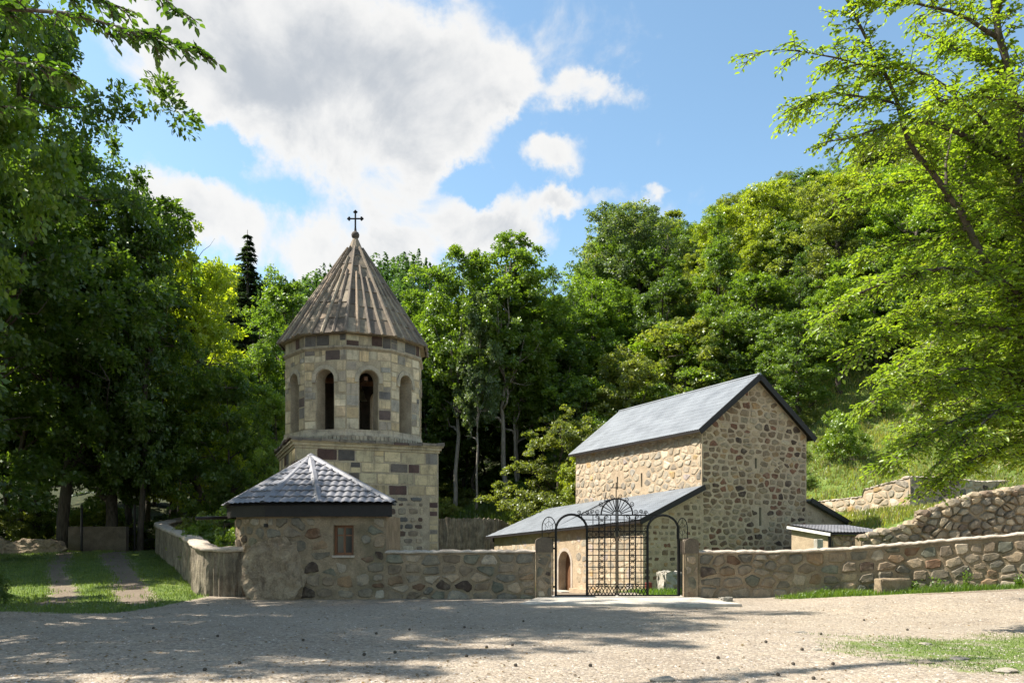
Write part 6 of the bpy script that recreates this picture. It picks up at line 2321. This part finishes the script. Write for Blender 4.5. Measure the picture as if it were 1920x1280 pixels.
# hornbeam at the right edge, trunk just outside the picture
limbs = [
    (pxs([(1990, 640, 16.5), (1940, 470, 16.4), (1912, 330, 16.2), (1875, 294, 16), (1831, 269, 15.8), (1787, 244, 15.5), (1737, 231, 15.2), (1694, 230, 15)]), 0.11, 0.035, 0.45),
    (pxs([(1694, 230, 15), (1640, 245, 14.8), (1590, 262, 14.6), (1545, 268, 14.5)]), 0.03, 0.010, 0.65),
    (pxs([(1990, 760, 16.8), (1920, 640, 16.6), (1895, 560, 16.4), (1844, 494, 16), (1812, 431, 15.8), (1775, 375, 15.6), (1737, 325, 15.4), (1700, 281, 15.2), (1675, 194, 15), (1653, 137, 14.8), (1631, 106, 14.7), (1606, 56, 14.6), (1570, -10, 14.5)]), 0.10, 0.02, 0.5),
    (pxs([(1912, 330, 16.2), (1860, 240, 15.6), (1800, 190, 15.2), (1762, 156, 15), (1725, 134, 14.8), (1675, 128, 14.6), (1631, 125, 14.5), (1575, 112, 14.4), (1500, 95, 14.2)]), 0.05, 0.010, 0.6),
    (pxs([(1500, 95, 14.2), (1450, 92, 14.1), (1412, 99, 14.0)]), 0.012, 0.003, 0.15),
    (pxs([(1675, 194, 15), (1625, 187, 14.7), (1587, 176, 14.5), (1544, 178, 14.3), (1490, 208, 14.2)]), 0.025, 0.006, 0.6),
    (pxs([(1990, 560, 16), (1935, 360, 15.5), (1918, 244, 15.2), (1900, 162, 15), (1876, 75, 14.9), (1862, -10, 14.8), (1840, -90, 14.6)]), 0.10, 0.05, 0.6),
    (pxs([(1876, 75, 14.9), (1820, 40, 14.6), (1760, 20, 14.4), (1690, 5, 14.2), (1640, -10, 14)]), 0.045, 0.010, 0.6),
    (pxs([(1900, 162, 15), (1850, 110, 15.4), (1800, 90, 15.8), (1740, 60, 16.2)]), 0.045, 0.010, 0.6),
    (pxs([(1812, 431, 15.8), (1800, 360, 16.2), (1815, 300, 16.6), (1830, 250, 17)]), 0.05, 0.015, 0.9),
    (pxs([(1775, 375, 15.6), (1772, 310, 15.9), (1785, 240, 16.2)]), 0.04, 0.01, 0.9),
    (pxs([(1990, 640, 16.5), (1900, 540, 15.4), (1800, 505, 14.8), (1700, 520, 14.4), (1600, 560, 14.2), (1545, 600, 14.1)]), 0.07, 0.012, 1.15),
    (pxs([(1990, 700, 16.5), (1900, 620, 15.5), (1800, 600, 15), (1700, 610, 14.6), (1610, 650, 14.3)]), 0.07, 0.012, 1.15),
    (pxs([(1990, 760, 16.5), (1900, 700, 15.8), (1800, 690, 15.3), (1710, 715, 15), (1630, 755, 14.8)]), 0.06, 0.012, 1.15),
    (pxs([(1990, 820, 16.5), (1900, 770, 15.6), (1810, 775, 15), (1730, 820, 14.6), (1665, 868, 14.4)]), 0.06, 0.012, 1.15),
    (pxs([(1990, 860, 16.5), (1920, 830, 15.6), (1850, 845, 15), (1790, 880, 14.7), (1745, 905, 14.6)]), 0.05, 0.012, 1.1),
    (pxs([(1990, 600, 16.5), (1900, 470, 17.5), (1800, 440, 18), (1700, 450, 18.3), (1620, 480, 18.5)]), 0.07, 0.012, 1.1),
    (pxs([(1990, 520, 16.5), (1910, 400, 17.4), (1830, 350, 17.8), (1740, 340, 18), (1650, 350, 18.2), (1580, 380, 18.4)]), 0.07, 0.012, 1.1),
    (pxs([(1990, 700, 16.8), (1920, 560, 18.2), (1830, 540, 18.8), (1740, 560, 19), (1660, 600, 19.2)]), 0.06, 0.012, 1.1),
    (pxs([(1990, 780, 16.8), (1920, 660, 18), (1830, 650, 18.6), (1740, 670, 19), (1650, 700, 19.2)]), 0.06, 0.012, 1.1),
    (pxs([(1990, 840, 16.8), (1930, 740, 17.6), (1850, 735, 18), (1770, 770, 18.4), (1700, 800, 18.6)]), 0.06, 0.012, 1.1),
    (pxs([(1990, 680, 16.5), (1930, 600, 17.4), (1860, 590, 17), (1790, 620, 16.8), (1720, 660, 16.6), (1670, 700, 16.4)]), 0.06, 0.012, 1.1),
    (pxs([(1990, 740, 16.5), (1930, 690, 16.2), (1860, 685, 15.6), (1790, 720, 15.2), (1730, 760, 15)]), 0.06, 0.012, 1.1),
    (pxs([(1990, 800, 16.5), (1940, 760, 15.2), (1880, 770, 14.6), (1830, 810, 14.2), (1790, 850, 14)]), 0.06, 0.012, 1.1),
    (pxs([(1990, 560, 16.5), (1930, 500, 16.8), (1870, 480, 17), (1800, 500, 17.2), (1730, 530, 17.4)]), 0.06, 0.012, 1.1),
    (pxs([(1990, 500, 16.5), (1940, 240, 14.6), (1890, 200, 13.8), (1820, 190, 13.4), (1740, 200, 13.2)]), 0.06, 0.012, 1.0),
]
sprayed_tree('hornbeam_tree', 'large yellow green tree at the right edge spreading long branches over the wall', (11.0, 16.2, GZ(11, 16.2) - 0.1),
             [(11.0, 16.2, -0.3), (11.05, 16.3, 2.0), (11.0, 16.4, 5.0), (11.1, 16.3, 8.5), (10.9, 16.2, 13.0), (10.8, 16.1, 17.0)], 0.34, limbs, (0.185, 0.262, 0.026), 5, 28.0, 0.092, 0.046, 0.85, 0.2)

# overhanging tree at the upper left, trunk outside the picture
limbs = [
    (pxs([(-260, 60, 8.0), (-100, 25, 7.6), (20, 22, 7.3), (110, 30, 7.1), (200, 58, 7.0), (280, 84, 6.9), (335, 98, 6.85), (380, 122, 6.8)]), 0.035, 0.004, 1.5),
    (pxs([(200, -60, 7.4), (270, -28, 7.2), (318, 2, 7.1), (352, 34, 7.0)]), 0.014, 0.003, 0.75),
    (pxs([(-260, 60, 8.0), (-80, 110, 7.4), (20, 120, 7.2), (90, 128, 7.0), (130, 140, 6.9)]), 0.03, 0.004, 1.6),
    (pxs([(-100, -60, 7.8), (60, -40, 7.4), (160, -20, 7.2), (240, 10, 7.1)]), 0.03, 0.005, 1.6),
    (pxs([(-260, -20, 8.4), (-60, -80, 9.0), (100, -140, 9.5), (260, -200, 10)]), 0.05, 0.01, 1.0),
    (pxs([(-300, -200, 8.6), (-100, -300, 9.5), (150, -400, 10.5), (350, -480, 11.5)]), 0.06, 0.01, 1.3),
    (pxs([(-300, -300, 8.6), (-150, -480, 10), (50, -650, 11), (200, -800, 12)]), 0.06, 0.01, 1.3),
    (pxs([(-300, 250, 8.4), (-120, 210, 7.8), (-20, 190, 7.4), (40, 200, 7.2)]), 0.03, 0.005, 1.3),
]
sprayed_tree('beech_tree', 'leafy tree out of view on the left reaching a branch into the upper corner', (-7.4, 8.4, -0.1),
             [(-7.4, 8.4, -0.3), (-7.3, 8.4, 3.0), (-7.1, 8.5, 6.0), (-7.0, 8.5, 9.5), (-6.9, 8.6, 13.0)], 0.24, limbs, (0.060, 0.115, 0.016), 6, 11.0, 0.075, 0.042, 0.26, 0.25)


# ------------------------------------------------------------------ far wood on the distant hill
def far_wood():
    rs = np.random.RandomState(3)
    C, A, N, L, W, T = [], [], [], [], [], []
    n = 1500
    y = rs.uniform(120, 262, n)
    u = rs.uniform(-0.46, 0.02, n)
    x = u * y
    h = rs.uniform(6, 11, n)
    z = G(x, y)
    for i in range(n):
        con = rs.uniform() < 0.6
        m = 70
        t = rs.uniform(0.08, 1, m)
        ph = rs.uniform(0, 6.28, m)
        r = (2.1 * (1.04 - t) if con else 2.6 * np.sqrt(np.clip(1 - (2 * t - 1.0) ** 2, 0.02, 1))) * np.sqrt(rs.uniform(0.3, 1, m))
        C.append(np.stack([x[i] + np.cos(ph) * r, y[i] + np.sin(ph) * r, z[i] + t * h[i]], -1))
        A.append(np.stack([np.cos(ph), np.sin(ph), np.full(m, -0.5)], -1) + rs.normal(0, 0.3, (m, 3)))
        N.append(np.stack([np.cos(ph), np.sin(ph), np.full(m, 0.9)], -1) + rs.normal(0, 0.3, (m, 3)))
        L.append(rs.uniform(0.7, 1.2, m))
        T.append(np.full(m, 0.05 if con else 0.55) + rs.uniform(0, 0.3, m))
    C, A, N, L, T = (np.concatenate(q) for q in (C, A, N, L, T))
    me = leaf_mesh('far_wood', C, A, N, L, L * 0.75, T)
    o = bpy.data.objects.new('far_wood', me)
    reg(o, (0, 0, 0), kind='stuff', label='distant mixed wood on the hazy hill behind the tower', cat='wood')
    o.color = (0.045, 0.085, 0.03, 1)


far_wood()


# ------------------------------------------------------------------ grass, gravel, small litter
def blades(name, n, region, hmin, hmax, width, label, seed, color, mask_i=0, thr=0.45):
    rs = np.random.RandomState(seed)
    x0, x1, y0, y1 = region
    x, y = rs.uniform(x0, x1, n), rs.uniform(y0, y1, n)
    mk = masks(x, y)[mask_i]
    wv = 0.5 + 0.3 * np.sin(3.1 * x + 1.7 * y) * np.sin(2.3 * y - x) + rs.uniform(-0.35, 0.35, n)
    k = (mk * (0.45 + wv)) > thr
    x, y = x[k], y[k]
    n = len(x)
    z = G(x, y)
    h = rs.uniform(hmin, hmax, n) * (0.7 + 0.5 * np.abs(np.sin(1.3 * x + 0.7 * y)))
    a = rs.uniform(0, 6.28, n)
    d = np.stack([np.cos(a), np.sin(a), np.zeros(n)], -1)
    b = np.stack([x, y, z - 0.01], -1)
    ln = rs.uniform(0.1, 0.6, n)[:, None] * h[:, None]
    la = rs.uniform(0, 6.28, n)
    ld = np.stack([np.cos(la), np.sin(la), np.zeros(n)], -1)
    w = width * rs.uniform(0.6, 1.3, n)[:, None]
    mid = b + ld * ln * 0.4 + np.array([0, 0, 1.0]) * (h * 0.62)[:, None]
    tip = b + ld * ln + np.array([0, 0, 1.0]) * h[:, None]
    V = np.stack([b - d * w, b + d * w, mid + d * w * 0.7, mid - d * w * 0.7, tip], 1).reshape(-1, 3)
    i = np.arange(n)[:, None] * 5
    me = bpy.data.meshes.new(name)
    Fq = i + np.array([[0, 1, 2, 3]])
    Ft = np.concatenate([i + 3, i + 2, i + 4, i + 4], 1)
    F = np.concatenate([Fq, i + np.array([[3, 2, 4, 4]])])
    tone = np.clip(rs.uniform(0, 0.8, n) + 0.2 * np.sin(0.9 * x), 0, 1)
    # tips as triangles
    me = npmesh(name, V, [tuple(q) for q in Fq] + [tuple(q) for q in (i + np.array([[3, 2, 4]]))], M_leaf, False, fattr={'tone': np.concatenate([tone, tone])})
    o = bpy.data.objects.new(name, me)
    reg(o, (0, 0, 0), kind='stuff', label=label, cat='grass')
    o.color = tuple(color) + (1,)


blades('grass', 60000, (-24, -8.2, 17.5, 41), 0.04, 0.12, 0.010, 'green grass along the dirt track on the left', 1, (0.10, 0.14, 0.03), thr=0.24)
blades('grass', 42000, (6.5, 16, 18.5, 23), 0.06, 0.2, 0.009, 'bright grass verge at the foot of the long wall', 2, (0.12, 0.19, 0.022))
blades('grass', 30000, (3.6, 11, 8.5, 14.5), 0.015, 0.05, 0.005, 'sparse short grass on the right foreground', 3, (0.12, 0.175, 0.03), thr=0.40)
blades('grass', 16000, (3.5, 14, 24, 36), 0.08, 0.2, 0.014, 'grass inside the churchyard behind the gate', 4, (0.11, 0.18, 0.022))
blades('grass', 90000, (13, 50, 36, 66), 0.08, 0.3, 0.03, 'tall grass and herbs on the open slope right of the church', 5, (0.25, 0.275, 0.05), thr=0.3)
blades('grass', 45000, (13, 50, 36, 66), 0.12, 0.4, 0.022, 'dry straw coloured herbs among the grass of the open slope', 7, (0.27, 0.23, 0.10), thr=0.62)
blades('grass', 14000, (-5, 8, 51.5, 58), 0.15, 0.45, 0.03, 'grass on the mound behind the church', 6, (0.10, 0.15, 0.022), thr=0.3)


def gravel():
    rs = np.random.RandomState(8)
    n = 36000
    # denser towards the camera, where single stones can be made out
    y = 8.2 + 12.5 * rs.uniform(0, 1, n) ** 1.6
    x = rs.uniform(-0.72, 0.72, n) * y
    z = G(x, y)
    s = 0.006 + 0.016 * rs.uniform(0, 1, n) ** 3
    a = rs.uniform(0, 6.28, n)
    sx, sy, sz = s * rs.uniform(0.8, 1.5, n), s * rs.uniform(0.7, 1.1, n), s * rs.uniform(0.4, 0.75, n)
    ca, sa = np.cos(a), np.sin(a)
    V = []
    for px, py, pz in ((1, 0.1, 0), (0.2, 1, 0), (-1, 0.15, 0), (-0.1, -1, 0), (0.25, 0.1, 1)):
        X, Y = px * sx, py * sy
        V.append(np.stack([x + X * ca - Y * sa, y + X * sa + Y * ca, z + pz * sz - 0.0015], -1))
    V = np.stack(V, 1).reshape(-1, 3)
    i = np.arange(n)[:, None] * 5
    F = np.concatenate([i + np.array([[a_, b_, 4]]) for a_, b_ in ((0, 1), (1, 2), (2, 3), (3, 0))], 1).reshape(-1, 3)
    cols = np.array([(0.30, 0.26, 0.225), (0.40, 0.355, 0.315), (0.20, 0.175, 0.155), (0.48, 0.44, 0.40), (0.34, 0.28, 0.23)])[rs.randint(0, 5, n)] * rs.uniform(0.75, 1.2, (n, 1))
    me = npmesh('gravel', V, F, M_stone, False, col=np.repeat(cols, 4, axis=0))
    reg(bpy.data.objects.new('gravel', me), (0, 0, 0), kind='stuff', label='loose grey and beige gravel strewn over the yard', cat='gravel')


gravel()


def litter():
    rs = np.random.RandomState(21)
    n = 2600
    y = 8.5 + 13 * rs.uniform(0, 1, n) ** 1.3
    x = rs.uniform(-0.75, 0.6, n) * y
    keep = rs.uniform(0, 1, n) < np.where(x < 0, 1.0, 0.35)
    x, y = x[keep], y[keep]
    n = len(x)
    c = np.stack([x, y, G(x, y) + 0.008], -1)
    a = rs.uniform(0, 6.28, n)
    ax = np.stack([np.cos(a), np.sin(a), rs.normal(0, 0.15, n)], -1)
    nr = np.array([0, 0, 1.0]) + rs.normal(0, 0.25, (n, 3))
    L = rs.uniform(0.03, 0.07, n)
    me = leaf_mesh('leaf_litter', c, ax, nr, L, L * 0.55, rs.uniform(0, 0.9, n))
    o = bpy.data.objects.new('leaf_litter', me)
    reg(o, (0, 0, 0), kind='stuff', label='dry fallen leaves scattered thinly over the gravel', cat='leaves')
    o.color = (0.13, 0.08, 0.035, 1)


litter()

for px, py, w, lb in ((1243, 1270, 0.2, 'pale flat stone in the gravel at the bottom edge of the picture'), (1885, 1262, 0.17, 'rounded pale stone in the grass at the lower right'), (1500, 1186, 0.13, 'flat pale stone alone in the middle of the gravel'),
                      (1796, 1235, 0.16, 'pale stone in the middle of the right grass patch'), (1733, 1208, 0.12, 'flat stone at the upper edge of the right grass patch'), (1735, 1243, 0.15, 'dark flat stone left of the pale stone in the grass'),
                      (1530, 1221, 0.10, 'small pale stone on the bare earth left of the grass patch'), (1375, 1252, 0.09, 'small pale pebble right of centre in the gravel')):
    Y = EYE * FPX / (py - HY)
    p = at(px, py, Y)
    V, F = rock_mesh(px * 0.37, (p.x, p.y, GZ(p.x, p.y) + 0.004), w * 0.85, w * 0.6, w * 0.28, 3, 0.25, 12)
    c = (0.27, 0.24, 0.20) if 'dark' not in lb else (0.15, 0.13, 0.105)
    part('field_stone', V, F, M_stone, None, col=np.array([c] * len(F)), label=lb, cat='stone')

rs = random.Random(77)
cone = None
for k in range(26):
    px, py = rs.choice([(rs.uniform(900, 1700), rs.uniform(1150, 1275)), (rs.uniform(30, 900), rs.uniform(1170, 1275))])
    Y = EYE * FPX / (py - HY)
    p = at(px, py, Y)
    if cone is None:
        b = MB().lathe((0, 0, 0), [(0.006, -0.001), (0.02, 0.008), (0.026, 0.022), (0.019, 0.04), (0.006, 0.052)], 7)
        cone = npmesh('pine_cone', b.v, b.f, M_bark)
    o = bpy.data.objects.new('pine_cone', cone)
    COL.objects.link(o)
    o.location = (p.x, p.y, GZ(p.x, p.y) + 0.014)
    o.rotation_euler = (R(80), rs.uniform(-0.3, 0.3), rs.uniform(0, 6.28))
    o['label'], o['category'], o['group'] = 'tiny dark cone lying on the gravel yard', 'pine cone', 'cones strewn on the gravel'


def weed(x, y, h, label, seed, color):
    rs = np.random.RandomState(seed)
    z = GZ(x, y)
    e = empty('weed', (x, y, z), label, 'plant')
    st, C, A, N, L = [], [], [], [], []
    for k in range(4):
        a = rs.uniform(0, 6.28)
        tip = np.array([x + math.cos(a) * 0.12, y + math.sin(a) * 0.08, z + h * rs.uniform(0.6, 1.0)])
        st.append((bend(rs, (x, y, z - 0.02), tip, 3, 0, 0.04), [0.007, 0.006, 0.004, 0.002], 4))
        n = 34
        q = rs.uniform(0.1, 1, n)
        C.append(np.array([x, y, z]) + (tip - np.array([x, y, z])) * q[:, None] + rs.normal(0, 0.045, (n, 3)))
        A.append(rs.normal(0, 1, (n, 3)) + np.array([0, 0, 0.2]))
        N.append(np.array([0, 0, 1.0]) + rs.normal(0, 0.5, (n, 3)))
        L.append(rs.uniform(0.05, 0.10, n) * (1.3 - 0.6 * q))
    me = tubes_mesh('stem', st, M_bark)
    o = bpy.data.objects.new('stem', me)
    reg(o, (0, 0, 0), e)
    C, A, N, L = (np.concatenate(q) for q in (C, A, N, L))
    o = bpy.data.objects.new('foliage', leaf_mesh('foliage', C, A, N, L, L * 0.55, rs.uniform(0, 0.9, len(C))))
    reg(o, (0, 0, 0), e)
    o.color = tuple(color) + (1,)


for x, y, h, lb in ((12.05, 21.2, 0.62, 'tall weed standing against the long wall near its right end'), (10.9, 21.6, 0.32, 'short weed beside the stone block'), (8.6, 22.1, 0.2, 'low weed where the grass verge begins'),
                    (11.4, 21.5, 0.35, 'leafy weed between the stone block and the tall weed'), (13.2, 20.9, 0.4, 'bushy weed at the far right foot of the wall')):
    weed(x, y, h, lb, int(x * 10), (0.11, 0.19, 0.022))
